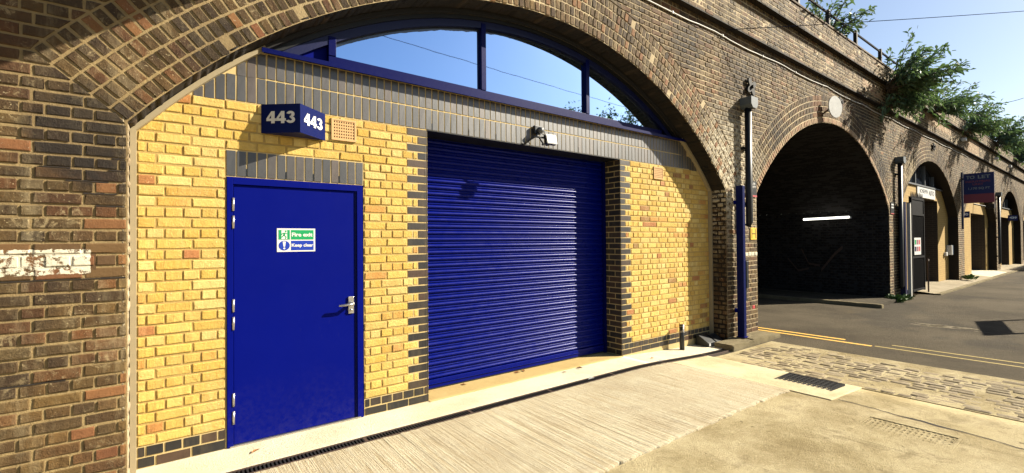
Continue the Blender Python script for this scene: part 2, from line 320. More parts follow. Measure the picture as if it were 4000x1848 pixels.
# ---- bricks.  quads: (N,4,2) bl, br, tr, tl in the face's (u,v); w is outwards
GRID = {2: [0, 1], 3: [0, .5, 1], 4: [0, .11, .89, 1], 5: [0, .045, .5, .955, 1]}; GRIDZ = {3: [0, .5, 1], 4: [0, .13, .87, 1]}
def brick_grid(quads, depth, nx, nz, bev, rough, proud, rng):
    q = np.asarray(quads, float); N = len(q)
    s = np.array(GRID[nx], float); t = np.array(GRID[nz] if nx < 5 else GRIDZ[nz], float)
    size = np.abs(q[:, 2]-q[:, 0]); wd = np.maximum(size[:, 0], .01); ht = np.maximum(size[:, 1], .01)
    S, T = np.meshgrid(s, t); S = S.ravel(); T = T.ravel(); K = nx*nz
    border = (S < .01) | (S > .99) | (T < .01) | (T > .99)
    Sb = np.repeat(S[None], N, 0).copy(); Tb = np.repeat(T[None], N, 0).copy()
    bs = bev*(.45+1.1*rng.random((N, K))); bt = bev*(.45+1.1*rng.random((N, K)))
    Sb += np.where(S < .01, 1, np.where(S > .99, -1, 0))[None]*bs/wd[:, None]
    Tb += np.where(T < .01, 1, np.where(T > .99, -1, 0))[None]*bt/ht[:, None]
    def bil(A, B):
        return (q[:, None, 0]*((1-A)*(1-B))[..., None] + q[:, None, 1]*(A*(1-B))[..., None] + q[:, None, 2]*(A*B)[..., None] + q[:, None, 3]*((1-A)*B)[..., None])
    P = bil(Sb, Tb); pr = (rng.random((N, 1))-.5)*2*proud
    Wf = pr + np.where(border[None], -bev*(.3+.7*rng.random((N, K))), rng.normal(0, rough, (N, K)))
    # ring order of border indices
    ring = [i for i in range(nx)] + [j*nx+nx-1 for j in range(1, nz)] + [(nz-1)*nx+i for i in range(nx-2, -1, -1)] + [j*nx for j in range(nz-2, 0, -1)]
    Bq = bil(np.repeat(S[ring][None], N, 0), np.repeat(T[ring][None], N, 0)); nb = len(ring)
    V = np.concatenate([np.concatenate([P, Wf[..., None]], 2), np.concatenate([Bq, np.full((N, nb, 1), -depth)], 2)], 1)
    F = [(j*nx+i, j*nx+i+1, (j+1)*nx+i+1, (j+1)*nx+i) for j in range(nz-1) for i in range(nx-1)]
    F += [(ring[(i+1) % nb], ring[i], K+i, K+(i+1) % nb) for i in range(nb)]
    M = K+nb; F = np.asarray(F)
    return V.reshape(-1, 3), (F[None]+(np.arange(N)*M)[:, None, None]).reshape(-1, 4)
def np_obj(name, V, F, mat, parent, smooth=True, loc=None):
    off = np.asarray(parent['_o']) if loc is None else np.zeros(3)
    me = bpy.data.meshes.new(name); V = np.asarray(V)-off
    me.vertices.add(len(V)); me.vertices.foreach_set('co', V.ravel())
    F = np.asarray(F); me.loops.add(F.size); me.loops.foreach_set('vertex_index', F.ravel().astype(np.int32))
    me.polygons.add(len(F)); me.polygons.foreach_set('loop_start', np.arange(0, F.size, F.shape[1], dtype=np.int32))
    me.polygons.foreach_set('use_smooth', np.full(len(F), smooth)); me.update(calc_edges=True)
    me.materials.append(MAT[mat]); ob = bpy.data.objects.new(name, me); COL.objects.link(ob); ob.parent = parent
    if loc is not None: ob.location = Vector(loc)-Vector(parent['_o'])
    return ob
def wall_map(o, a, n):
    """(u,v,w) -> o + a*u + Z*v + n*w"""
    o, a, n = np.asarray(o, float), np.asarray(a, float), np.asarray(n, float); z = np.array([0, 0, 1.])
    return lambda V: o + V[:, :1]*a + V[:, 1:2]*z + V[:, 2:]*n

CACHE = {}
def place_bricks(parent, quads, mats, fmap, centre, depth=.03, name='brick', limit=300, near=(4, 3), far=(2, 2), bev=.004, rough=.0012, proud=.002, smooth=True, stuffname='brickwork', reach=1e9, frame=None):
    """the `limit` bricks that show largest become objects, the rest one joined part per material"""
    quads = [np.asarray(q, float) for q in quads]; sc = []
    for q in quads:
        c = centre(q.mean(0)); z = in_view(c); a = np.ptp(q[:, 0])*np.ptp(q[:, 1])
        sc.append(a/z**3 if z else -1)
    order = sorted(range(len(quads)), key=lambda i: -sc[i]); single = set(i for i in order[:limit] if sc[i] > 0)
    byr = {}
    for i, q in enumerate(quads):
        if i in single:
            m = q.mean(0); loc = q - m; w, h = np.ptp(q[:, 0]), np.ptp(q[:, 1])
            rect = abs(loc[0, 0]-loc[3, 0]) < 1e-4 and abs(loc[1, 0]-loc[2, 0]) < 1e-4 and abs(loc[0, 1]-loc[1, 1]) < 1e-4
            cw, ch = (round(w*50)/50 or .02), round(h*100)/100
            key = (mats[i], bool(rect), cw, ch, random.randrange(5), near, bev, id(fmap)) if rect else None
            if key in CACHE and key: 
                ob = CACHE[key].copy(); COL.objects.link(ob)
            else:
                base = np.array([[-cw/2, -ch/2], [cw/2, -ch/2], [cw/2, ch/2], [-cw/2, ch/2]]) if rect else loc
                V, F = brick_grid(base[None], depth, *near, bev, rough, proud*.3, RNG)
                fm = frame if frame else fmap
                V = fm(V) - fm(np.zeros((1, 3)))
                ob = np_obj(name, V, F, mats[i], parent, smooth, loc=(0, 0, 0))
                if key: CACHE[key] = ob
            p = fmap(np.array([[m[0], m[1], random.uniform(-proud, proud)]]))[0]
            ob.location = Vector(p) - Vector(parent['_o'])
            if rect:
                d = fmap(np.array([[1., 0, 0]]))[0]-fmap(np.zeros((1, 3)))[0]; k = w/cw
                ob.scale = (1+(k-1)*abs(d[0]), 1+(k-1)*abs(d[1]), h/ch)
        else:
            c = centre(q.mean(0)); d = (Vector(c)-Vector((0, CAM_Y, CAM_H))).length
            byr.setdefault((mats[i], d < 13), []).append(q)
    for (m, nr), qs in byr.items():
        V, F = brick_grid(np.array(qs), depth, *(near if nr else far), bev, rough, proud, RNG)
        stuff(np_obj(stuffname, fmap(V), F, m, parent, smooth))

def lay_courses(z0, n, hc, spans, L=.225, g=.011, bond=None, jit=.004):
    """spans(zb,zm,zt) -> list of (a_bot,a_top,b_bot,b_top). English bond. returns quads, info"""
    out = []; info = []
    for k in range(n):
        zb, zt = z0+k*hc+g/2, z0+(k+1)*hc-g/2; zm = (zb+zt)/2
        for sp in spans(zb, zm, zt):
            ab, at, bb, bt = sp[:4]; a, b = (ab+at)/2, (bb+bt)/2
            if b-a < .03: continue
            org = sp[4] if len(sp) > 4 else 0.0
            if k % 2 == 0: P = L; off = org
            else: P = L/2; off = org + L/4
            js = [off+P*i for i in range(math.ceil((a-off)/P), math.floor((b-off)/P)+1)]
            js = [j+random.uniform(-jit, jit) for j in js if j-a > .045 and b-j > .045]
            e = [None]+js+[None]
            for i in range(len(e)-1):
                l0, l1 = (ab+g/2, at+g/2) if e[i] is None else (e[i]+g/2,)*2
                r0, r1 = (bb-g/2, bt-g/2) if e[i+1] is None else (e[i+1]-g/2,)*2
                if max(r0-l0, r1-l1) < .015: continue
                dz = [random.uniform(-.0015, .0015) for _ in range(2)]
                rect = abs(l0-l1) < 1e-5 and abs(r0-r1) < 1e-5
                if not rect: r0, r1 = max(r0, l0+.006), max(r1, l1+.006); dz = [0, 0]
                out.append([(l0, zb+dz[0]), (r0, zb+dz[0]), (r1, zt+dz[1]), (l1, zt+dz[1])]); info.append((k, i))
    return out, info
# ------------------------------------------------------------------ geometry of the place (metres)
FY = -.30                       # face of the viaduct; the infill of the arches stands at y = 0
PITCHX, C0, HALF, SPR = 8.6, 3.58, 3.785, 2.42
RI, ZC, RE = 4.923, -.728, 5.513
CEN = [C0 + PITCHX*k for k in range(-1, 7)]
XA, XB = CEN[0]-5.5, CEN[-1]+6
def half_in(z): return HALF if z <= SPR else (math.sqrt(RI*RI-(z-ZC)**2) if z-ZC < RI else 0)
def half_ex(z):
    if z <= SPR: return HALF
    if z < 2.797: return HALF+(z-SPR)/.377*.454
    return math.sqrt(RE*RE-(z-ZC)**2) if z-ZC < RE else 0
def arc_z(x, c, r=RI): return ZC+math.sqrt(max(r*r-(x-c)**2, 0))
def gz(x, y=0):
    t = min(max((x-4.6)/2.3, 0), 1); return -.09*t*t*(3-2*t)
ROADZ = -.112
# ------------------------------------------------------------------ the ground
def rough_sheet(x0, x1, y0, y1, zf, nx, ny, name, mat, ribs=0.0, ragged=0.0, thick=.03):
    xs = np.linspace(x0, x1, nx+1); ys = np.linspace(y0, y1, ny+1); X, Yg = np.meshgrid(xs, ys)
    Z = np.array([[zf(x, y) for x in xs] for y in ys])
    if ribs:
        r = np.convolve(RNG.normal(0, 1, nx+9), np.ones(3)/3, 'same')[4:nx+5]*ribs
        Z = Z + r[None]*(.35+.9*np.clip(np.sin(Yg*2.1+X*1.7)*.5+.5, 0, 1)) + RNG.normal(0, ribs*.12, Z.shape)
    if ragged:
        k = np.convolve(RNG.normal(0, 1, nx+21), np.ones(11)/11, 'same')[10:nx+11]*ragged*2 + RNG.normal(0, ragged*.25, nx+1)
        Yg[0] += k; Yg[1] += k*.5
    V = np.stack([X, Yg, Z], -1).reshape(-1, 3); n = nx+1
    F = [(j*n+i, j*n+i+1, (j+1)*n+i+1, (j+1)*n+i) for j in range(ny) for i in range(nx)]
    b = len(V); low = V[:n].copy(); low[:, 2] -= thick; V = np.concatenate([V, low]); F += [(b+i, b+i+1, i+1, i) for i in range(nx)]
    lo2 = V[[j*n+nx for j in range(ny+1)]].copy(); lo2[:, 2] -= thick; b = len(V); V = np.concatenate([V, lo2]); F += [(j*n+nx, b+j, b+j+1, (j+1)*n+nx) for j in range(ny)]
    me = bpy.data.meshes.new(name); me.from_pydata(V.tolist(), [], F); me.materials.append(MAT[mat])
    me.polygons.foreach_set('use_smooth', [True]*len(me.polygons))
    o = bpy.data.objects.new(name, me); COL.objects.link(o); return struct(o)

struct(MB().sheet(-400, 400, -400, 400, ROADZ, 8, 8).build('road', 'asphalt'))
rough_sheet(-24, 6.26, -14, -2.035, lambda x, y: gz(x)-.011, 120, 30, 'old_concrete_yard', 'concrete_old', thick=.06)
rough_sheet(-1.0, 5.395, -2.035, -.562, lambda x, y: gz(x), 560, 36, 'ribbed_concrete_apron', 'concrete_ribbed', ribs=.0022, ragged=.014, thick=.03)
rough_sheet(-24, -1.008, -2.035, -.562, lambda x, y: 0, 30, 4, 'ribbed_concrete_apron', 'concrete_ribbed', thick=.03)
rough_sheet(5.408, 6.30, -2.42, -.562, lambda x, y: gz(x)-.003, 30, 60, 'smooth_concrete_slab', 'concrete_smooth', thick=.06)
rough_sheet(-24, 5.14, -.438, .02, lambda x, y: gz(x), 200, 12, 'concrete_door_strip', 'concrete_strip', thick=.05)
rough_sheet(5.148, 7.3, -.438, .02, lambda x, y: gz(x)-.001, 40, 10, 'concrete_door_strip', 'concrete_strip', thick=.05)
rough_sheet(2.12, 5.08, -.03, .45, lambda x, y: gz(x)+.005, 60, 10, 'shutter_threshold', 'concrete_screed', thick=.01)
# crack in the yard: a thin ragged groove of dirt
crk = MB(); px, py = 5.50, -2.45; pts = []
for i in range(26):
    pts.append((px, py, .006+.010*math.exp(-((i-14)/2.6)**2)+random.uniform(0, .003))); px -= .012+random.uniform(-.02, .02); py -= .052
vs = [(a-w, b, gz(a)-.0068) for a, b, w in pts]+[(a+w, b, gz(a)-.0068) for a, b, w in pts]; k = len(pts)
crk.add(vs, [(i, i+1, k+i+1, k+i) for i in range(k-1)]); struct(crk.build('concrete_crack', 'dark_hole'))
for (a, b) in ((5.37, 5.40),):
    struct(MB().sheet(5.396, 5.407, -2.4, -.562, lambda x, y: gz(x)-.012, 1, 6).build('slab_joint', 'rust_iron'))
# double yellow lines, fresh into the tunnel and worn further out
zl = ROADZ+.004
struct(MB().sheet(9.20, 9.28, -1.34, 8, zl).build('yellow_line', 'yellow_line')); struct(MB().sheet(8.97, 9.05, -1.77, 8, zl).build('yellow_line', 'yellow_line'))
struct(MB().sheet(9.30, 9.35, -9, -1.95, zl).build('worn_yellow_line', 'worn_line')); struct(MB().sheet(9.02, 9.07, -9, -1.80, zl).build('worn_yellow_line', 'worn_line'))
pp = MB()
for i in range(46):
    x, y = 12.05+random.gauss(0, .10), -2.1+random.gauss(0, .22); l, w = random.uniform(.03, .16), random.uniform(.006, .02); pp.add([(x-w, y-l, zl), (x+w, y-l*.8, zl), (x+w*1.4, y+l, zl), (x-w*.6, y+l*.9, zl)], [(0, 1, 2, 3)])
struct(pp.build('worn_road_patch', 'pavement'))
# pavements and kerbs
def stone_block(x0, x1, y0, y1, z0, z1, name, mat, jit=.012, nx=24, ny=8, round_end=False):
    bm = bmesh.new(); bmesh.ops.create_cube(bm, size=1)
    for v in bm.verts: v.co = ((x0+x1)/2+v.co.x*(x1-x0), (y0+y1)/2+v.co.y*(y1-y0), (z0+z1)/2+v.co.z*(z1-z0))
    bmesh.ops.bevel(bm, geom=[e for e in bm.edges], offset=min(.012, (z1-z0)*.3), segments=2, affect='EDGES')
    bmesh.ops.subdivide_edges(bm, edges=[e for e in bm.edges if e.calc_length() > .25], cuts=max(2, int(max(x1-x0, y1-y0)/.16)), use_grid_fill=True)
    for v in bm.verts:
        if v.co.z > z0+.01: v.co += Vector((random.uniform(-jit, jit), random.uniform(-jit, jit), random.uniform(-jit*.7, jit*.4)))
    me = bpy.data.meshes.new(name); bm.to_mesh(me); bm.free(); me.materials.append(MAT[mat])
    o = bpy.data.objects.new(name, me); COL.objects.link(o); return struct(o)
stone_block(6.95, 7.62, -.60, -.29, -.2, -.018, 'pier_base_stone', 'stone', .006)
stone_block(7.63, 8.36, -.58, -.29, -.2, -.010, 'pier_base_stone', 'stone', .006)
stone_block(8.37, 8.64, -.57, 9, -.2, -.05, 'tunnel_kerb', 'stone', .006)
stone_block(14.05, 14.20, -.60, 9, -.2, -.02, 'tunnel_kerb', 'stone', .006)
struct(MB().box(14.202, 15.96, -.50, 9, -.2, -.026).build('tunnel_pavement', 'asphalt'))
struct(MB().sheet(18.6, 60, -.72, .9, lambda x, y: -.004+min(y, 0)*.10, 20, 6).build('pavement', 'pavement')); struct(MB().box(18.6, 60, -.85, -.722, -.2, -.074).build('pavement_kerb', 'stone'))
struct(MB().sheet(28.2, 32.6, -.70, .88, lambda x, y: .002+min(y, 0)*.10, 4, 4).build('forecourt_slab', 'concrete_strip'))

# granite setts between the slab and the road
cob_ = thing('cobbled_strip', 'worn strip of stone setts between concrete slab and asphalt road', 'cobbles', (7.2, -2.6, -.1)); del cob_['category']; del cob_['label']; struct(cob_)
MB().sheet(6.29, 8.12, -9, -.64, lambda x, y: gz(x)-.009, 12, 6).build('sett_bed', 'concrete_old', cob_)
sq = []
for r in range(16):
    xr = 6.31+r*.112; y = -.68-random.uniform(0, .1)+(-.25 if r < 4 else 0)
    while y > -8.8:
        ln = random.uniform(.13, .24); j = lambda: random.uniform(-.007, .007)
        if random.random() > .05 and (xr < 7.85+.12*math.sin(y*3) ): sq.append([(y-ln+.008+j(), xr+j()), (y-.006+j(), xr+j()), (y-.006+j(), xr+.100+j()), (y-ln+.008+j(), xr+.100+j())])
        y -= ln
def sett_map(V): return np.stack([V[:, 1], V[:, 0], V[:, 2]+np.array([gz(x) for x in V[:, 1]])-.006], -1)
_sf = lambda V: np.stack([V[:, 1], V[:, 0], V[:, 2]], -1)
place_bricks(cob_, sq, ['sett']*len(sq), sett_map, lambda m: (m[1], m[0], -.08), depth=.04, name='sett', limit=300, near=(4, 4), bev=.006, rough=.0025, proud=.005, frame=_sf, stuffname='sett_rest')

# linear drain in front of the door and shutter
dr = thing('drain_channel', 'long narrow black slotted drain channel along the front of the shutter', 'drain', (3, -.5, 0))
def gstrip(x0, x1, y0, y1, dz0, dz1, n=40):
    m = MB()
    for i in range(n):
        a, b = x0+(x1-x0)*i/n, x0+(x1-x0)*(i+1)/n
        m.add([(a, y0, gz(a)+dz0), (b, y0, gz(b)+dz0), (b, y1, gz(b)+dz0), (a, y1, gz(a)+dz0), (a, y0, gz(a)+dz1), (b, y0, gz(b)+dz1), (b, y1, gz(b)+dz1), (a, y1, gz(a)+dz1)],
              [(4, 5, 6, 7), (0, 1, 5, 4), (2, 3, 7, 6)])
    return m
gstrip(-1.2, 6.93, -.456, -.440, -.05, .002).build('side_rail', 'rust_iron', dr); gstrip(-1.2, 6.93, -.560, -.544, -.05, .002).build('side_rail', 'rust_iron', dr)
gstrip(-1.2, 6.93, -.544, -.456, -.09, -.045).build('channel_bed', 'dark_hole', dr)
bar0 = None
for i in range(296):
    x = -.95+i*.0266
    if bar0 is None:
        bar0 = MB().box(-.0068, .0068, -.0435, .0435, -.02, 0, .002).build('grating_bar', 'iron'); bar0.parent = dr; b = bar0
    else: b = bar0.copy(); COL.objects.link(b)
    b.location = (x-3, 0, gz(x)-.001)
for x in np.arange(-.7, 6.9, 1.0):
    MB().box(x-.012, x+.012, -.548, -.452, gz(x)-.02, gz(x)+.001).build('clamp_bar', 'rust_iron', dr)

def cover(name, label, x0, x1, y0, y1, dz, rows, cols, mat, mat2, lab_cat, plate=False):
    zc = gz((x0+x1)/2)+dz; t = thing(name, label, lab_cat, ((x0+x1)/2, (y0+y1)/2, zc))
    m = MB(); w = .022
    m.box(x0, x1, y0, y0+w, zc-.03, zc+.006); m.box(x0, x1, y1-w, y1, zc-.03, zc+.006); m.box(x0, x0+w, y0+w, y1-w, zc-.03, zc+.006); m.box(x1-w, x1, y0+w, y1-w, zc-.03, zc+.006)
    m.build('frame', mat, t); MB().box(x0+w, x1-w, y0+w, y1-w, zc-.05, zc-(.002 if plate else .012)).build('plate', mat2 if plate else 'dark_hole', t)
    dy = (y1-y0-2*w)/rows; dx = (x1-x0-2*w)/cols
    if plate:
        s = MB()
        for r in range(rows):
            for c in range(cols):
                xx, yy = x0+w+(c+.5)*dx, y0+w+(r+.5)*dy; s.box(xx-dx*.34, xx+dx*.34, yy-dy*.16, yy+dy*.16, zc-.002, zc+.0035)
        stuff(s.build('tread_studs', mat2, t))
    else:
        for r in range(rows):
            m = MB(); yy = y0+w+(r+.5)*dy; m.box(x0+w, x1-w, yy-dy*.30, yy+dy*.30, zc-.02, zc+.004)
            for c in range(cols):
                xx = x0+w+(c+.5)*dx; m.box(xx-dx*.2, xx+dx*.2, yy-dy*.48, yy+dy*.48, zc-.02, zc+.002)
            m.build('rib', mat, t)
cover('drain_grate', 'dark cast iron square drain grate set in pale concrete slab', 5.63, 6.20, -2.29, -1.70, -.001, 11, 9, 'iron', 'iron', 'drain grate')
cover('manhole_cover', 'dusty metal manhole cover with tread pattern in the old concrete', 4.47, 5.14, -3.43, -2.80, -.014, 16, 9, 'concrete_old', 'concrete_old', 'manhole cover', True)

# ------------------------------------------------------------------ the viaduct
VI = thing('railway_viaduct', 'old brown brick railway viaduct with a row of arches and a parapet', 'viaduct', (C0, FY, 0))
front = wall_map((0, FY, 0), (1, 0, 0), (0, -1, 0))
ZW, ZB, ZP = 5.10, 5.69, 6.09; BY, PY = FY-.105, FY-.215
XG = 52.0
TH = math.asin(HALF/RI)
def arc_pts(c, r, n=48): return [(c+r*math.sin(t), ZC+r*math.cos(t)) for t in np.linspace(-TH, TH, n)]
core = MB(); yb = FY+.0075
for k, c in enumerate(CEN):
    ps = arc_pts(c, RI)
    for (xa, za), (xb, zb) in zip(ps[:-1], ps[1:]): core.add([(xa, yb, za), (xb, yb, zb), (xb, yb, ZW), (xa, yb, ZW)], [(0, 1, 2, 3)])
    x1 = CEN[k+1]-HALF if k+1 < len(CEN) else XB
    core.add([(c+HALF, yb, -.3), (x1, yb, -.3), (x1, yb, ZW), (c+HALF, yb, ZW)], [(0, 1, 2, 3)])
x1 = CEN[0]-HALF; core.add([(XA, yb, -.3), (x1, yb, -.3), (x1, yb, ZW), (XA, yb, ZW)], [(0, 1, 2, 3)])
core.box(XA, XB, BY+.0075, 9, ZW+.0, ZB); core.box(XA, XB, PY+.0075, .1, ZB+.002, ZP-.03); core.box(XA, XB, .102, 9, ZB+.002, ZB+.02)
core.build('masonry_core', 'old_mortar', VI)
for y0, y1, zz in ((BY+.004, FY+.02, ZW), (PY+.004, BY+.02, ZB+.002)): MB().box(XA, XB, y0, y1, zz-.006, zz+.02).build('string_course_shade', 'shaded_mortar', VI)  # dark strips painting in the shade under the projecting courses
for k, c in enumerate(CEN):      # reveals and soffits
    tun = (k == 2); d1 = 9.0 if tun else .5
    s = MB(); ps = arc_pts(c, RI+.006)
    for (xa, za), (xb, zb) in zip(ps[:-1], ps[1:]): s.add([(xa, yb, za), (xb, yb, zb), (xb, d1, zb), (xa, d1, za)], [(0, 1, 2, 3)])
    s.build('soffit', 'tunnel_mortar' if tun else 'shaded_mortar', VI, True)
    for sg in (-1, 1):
        x = c+sg*(HALF+.006); MB().add([(x, yb, -.3), (x, d1, -.3), (x, d1, SPR), (x, yb, SPR)], [(0, 1, 2, 3)]).build('reveal', 'tunnel_mortar' if tun else ('lime_wash' if (k == 1 and sg < 0) else 'shaded_mortar'), VI)
MB().add([(CEN[2]-4, 9, -.3), (CEN[2]+4, 9, -.3), (CEN[2]+4, 9, 4.6), (CEN[2]-4, 9, 4.6)], [(0, 1, 2, 3)]).build('tunnel_light_stop', 'tunnel_brick', VI)  # added across the unseen far end to keep light out
MB().add([(XG, FY, -.3), (XB, FY, -.3), (XB, FY, ZW), (XG, FY, ZW)], [(0, 1, 2, 3)]) # far faces are covered by bricks up to XG
# face bricks
def vspans(zb, zm, zt):
    out = []; edges = [(XA, XA)]
    for c in CEN:
        hb, ht = half_ex(zb), half_ex(zt)
        if half_ex(zm) <= 0.02: continue
        edges += [(c-hb, c-ht), (c+hb, c+ht)]
    edges.append((XG, XG)); edges = [e for e in edges]
    for i in range(0, len(edges)-1, 2):
        a, b = edges[i], edges[i+1]
        if a[0] >= XG: continue
        b = (min(b[0], XG), min(b[1], XG)); out.append((a[0], a[1], b[0], b[1], .03))
    return out
quads, info = lay_courses(-.16, int((ZW+.16)/.0775)+1, .0775, vspans, jit=.007)
quads = [q for q in quads if q[2][1] <= ZW+.03]
mats = []
for q in quads:
    x, z = np.mean([p[0] for p in q]), np.mean([p[1] for p in q]); m = 'old_brick'
    if x < -.25 and 1.36 < z < 1.64: m = 'painted_brick'
    elif -.36 < x < -.2 and z < 2.1 and random.random() < .12: m = 'orange_brick'
    elif random.random() < .012: m = 'orange_brick'
    elif 8.0 < x < 8.5 and 1.3 < z < 1.4: m = 'flaky_white'
    elif abs(x-7.85) < .6 and .35 < z < .45 and random.random() < .35: m = 'red'
    mats.append(m)
place_bricks(VI, quads, mats, front, lambda m: (m[0], FY, m[1]), near=(5, 4), bev=.0036, rough=.0012, proud=.0028, smooth=False)
MB().box(-1.3, -.36, FY+.0045, FY+.02, 1.418, 1.584).build('painted_pointing', 'painted_brick', VI)
er = MB()
for x0, x1, kk in ((-.50, -.30, 28), (-.30, -.215, 29), (-.42, -.26, 27), (-.28, -.215, 30), (-.36, -.22, 26), (-1.2, -.215, 20), (-.62, -.48, 29), (-.9, -.5, 12)):
    n = 8; zz = -.16+.0775*kk; xs_ = np.linspace(x0, x1, n+1)
    for a, b in zip(xs_[:-1], xs_[1:]): er.box(a, b, FY+.003, FY+.03, zz-random.uniform(.002, .006), zz+random.uniform(.002, .006))
stuff(er.build('eroded_joints', 'dark_hole', VI))
# band and parapet bricks (English bond continues)
for y0, za, zb in ((BY, ZW, ZB), (PY, ZB, ZP)):
    n = round((zb-za)/.0775); h = (zb-za)/n
    qs, _ = lay_courses(za, n, h, lambda a, b, c: [(XA, XA, XG, XG, .1)], jit=.006)
    ms = []
    for q in qs:
        x = np.mean([p[0] for p in q]); z = q[0][1]
        ms.append('pale_brick' if (y0 == BY and ((11.3 < x < 11.75 and z > 5.35) or (13.6 < x < 15.1 and 5.2 < z < 5.5 and random.random() < .6) or (19.5 < x < 23 and z > 5.3) or 25.5 < x < 28.3)) else 'old_brick')
    place_bricks(VI, qs, ms, wall_map((0, y0, 0), (1, 0, 0), (0, -1, 0)), lambda m: (m[0], y0, m[1]), limit=0, near=(3, 2), bev=.005, rough=.0015, proud=.004, smooth=False)
MB().box(XA, XB, PY-.012, .12, ZP+.001, ZP+.035).build('coping', 'old_brick', VI)
# voussoirs: five rings per arch
vq, vm = [], []
for k, c in enumerate(CEN[:7]):
    for r in range(5):
        r0, r1 = RI+.118*r+.004, RI+.118*(r+1)-.008; n = round(2*TH*(r0+.05)/.0775); dt = 2*TH/n
        for i in range(n):
            g = .0055/r0; t0, t1 = -TH+i*dt+g+random.uniform(-.0004, .0004), -TH+(i+1)*dt-g
            xm = c+r0*math.sin((t0+t1)/2)
            if k == 1 and random.random() < .012: continue
            rj = random.uniform(-.003, .003)
            vq.append([(c+(r0+rj)*math.sin(t0), ZC+(r0+rj)*math.cos(t0)), (c+(r0+rj)*math.sin(t1), ZC+(r0+rj)*math.cos(t1)), (c+r1*math.sin(t1), ZC+r1*math.cos(t1)), (c+r1*math.sin(t0), ZC+r1*math.cos(t0))])
            m = 'old_brick'
            if k == 2 and r == 0: m = 'pale_brick'
            elif k == 2 and 1 <= r and 10.95 < xm < 11.35: m = 'orange_brick'
            elif k == 1 and random.random() < (.16 if xm > 4 else .06): m = 'orange_brick'
            vm.append(m)
place_bricks(VI, vq, vm, front, lambda m: (m[0], FY, m[1]), name='voussoir', stuffname='voussoir_rest', near=(4, 4), bev=.0036, rough=.0012, proud=.003, smooth=False)
# soffit bricks of the big arch and jamb bricks
sq = []
n = round(2*TH*RI/.0765); dt = 2*TH*RI/n
for i in range(n):
    u0 = -TH*RI+i*dt
    for (a, b) in (((0.004, .29),) if i % 2 else ((.004, .105), (.117, .29))): sq.append([(u0+.005, a), (u0+dt-.005, a), (u0+dt-.005, b), (u0+.005, b)])
def soffit_map(V):
    t = V[:, 0]/RI; r = RI+.002-V[:, 2]; return np.stack([C0+r*np.sin(t), FY+V[:, 1], ZC+r*np.cos(t)], -1)
V, F = brick_grid(np.array(sq), .02, 3, 4, .006, .003, .005, RNG); stuff(np_obj('soffit_bricks', soffit_map(V), F, 'shaded_brick', VI))
tq = []; n = round(2*TH*RI/.0775); dt = 2*TH*RI/n
for i in range(n):
    y = FY+.004-(.11 if i % 2 else 0)
    while y < 7.5:
        a, b = max(y, FY+.004), y+.215
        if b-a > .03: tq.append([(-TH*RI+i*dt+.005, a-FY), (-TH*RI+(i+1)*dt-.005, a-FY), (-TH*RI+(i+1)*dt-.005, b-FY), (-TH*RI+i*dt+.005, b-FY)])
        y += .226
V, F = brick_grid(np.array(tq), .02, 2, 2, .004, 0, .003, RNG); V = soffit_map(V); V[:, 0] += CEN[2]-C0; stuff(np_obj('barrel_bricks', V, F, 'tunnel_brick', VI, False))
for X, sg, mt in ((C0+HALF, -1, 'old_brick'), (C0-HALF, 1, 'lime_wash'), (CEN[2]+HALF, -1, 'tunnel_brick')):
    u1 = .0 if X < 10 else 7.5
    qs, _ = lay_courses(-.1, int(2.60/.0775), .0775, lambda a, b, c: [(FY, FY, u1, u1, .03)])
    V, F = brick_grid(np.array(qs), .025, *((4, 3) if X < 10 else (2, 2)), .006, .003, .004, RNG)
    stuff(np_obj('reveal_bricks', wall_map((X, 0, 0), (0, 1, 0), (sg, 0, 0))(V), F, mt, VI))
# ------------------------------------------------------------------ infill of the big arch (unit with the blue shutter)
WA = thing('brick_infill_wall', 'yellow stock brick infill wall with dark brick bands around the blue shutter', 'wall', (C0, 0, 0))
HC = .0784; DX0, DX1, SX0, SX1, LZ, DZ, SILL = .378, 1.466, 2.12, 5.08, 35*.0784, 2.137, 3.175
def top_at(x): return min(SILL+.02, arc_z(x, C0)+.004)
def fill(x0, x1, zl, zh, y, mat, parent, name, n=24):
    m = MB(); xs = np.linspace(x0, x1, n+1)
    for a, b in zip(xs[:-1], xs[1:]):
        ha, hb = zh(a), zh(b)
        if max(ha, hb) <= zl: continue
        m.add([(a, y, zl), (b, y, zl), (b, y, max(hb, zl)), (a, y, max(ha, zl))], [(0, 1, 2, 3)])
    return m.build(name, mat, parent)
L0, R0 = C0-HALF, C0+HALF; yb = .0065
fill(L0, R0, LZ-.004, top_at, yb-.001, 'blue_mortar', WA, 'mortar_bed', 80)
for a, b, z in ((L0, DX0, .157), (SX1, R0, .157), (DX0, DX1, 30*HC), (DX1, SX0, .157)):
    fill(a, b, z, lambda x: min(LZ, arc_z(x, C0)), yb, 'yellow_mortar', WA, 'mortar_bed')
for a, b in ((L0, DX0), (SX1, R0), (DX1, SX0)): fill(a, b, -.15, lambda x: .157, yb-.001, 'blue_mortar', WA, 'mortar_bed', 2)
fill(DX0, DX1, DZ, lambda x: 30*HC, yb-.001, 'blue_mortar', WA, 'mortar_bed', 2)
for a, b in ((SX1, SX1+.22), (SX0-.22, SX0)): fill(a, b, .157, lambda x: LZ, yb-.0018, 'blue_mortar', WA, 'quoin_mortar', 1)
yq, ym = [], []; bq = []
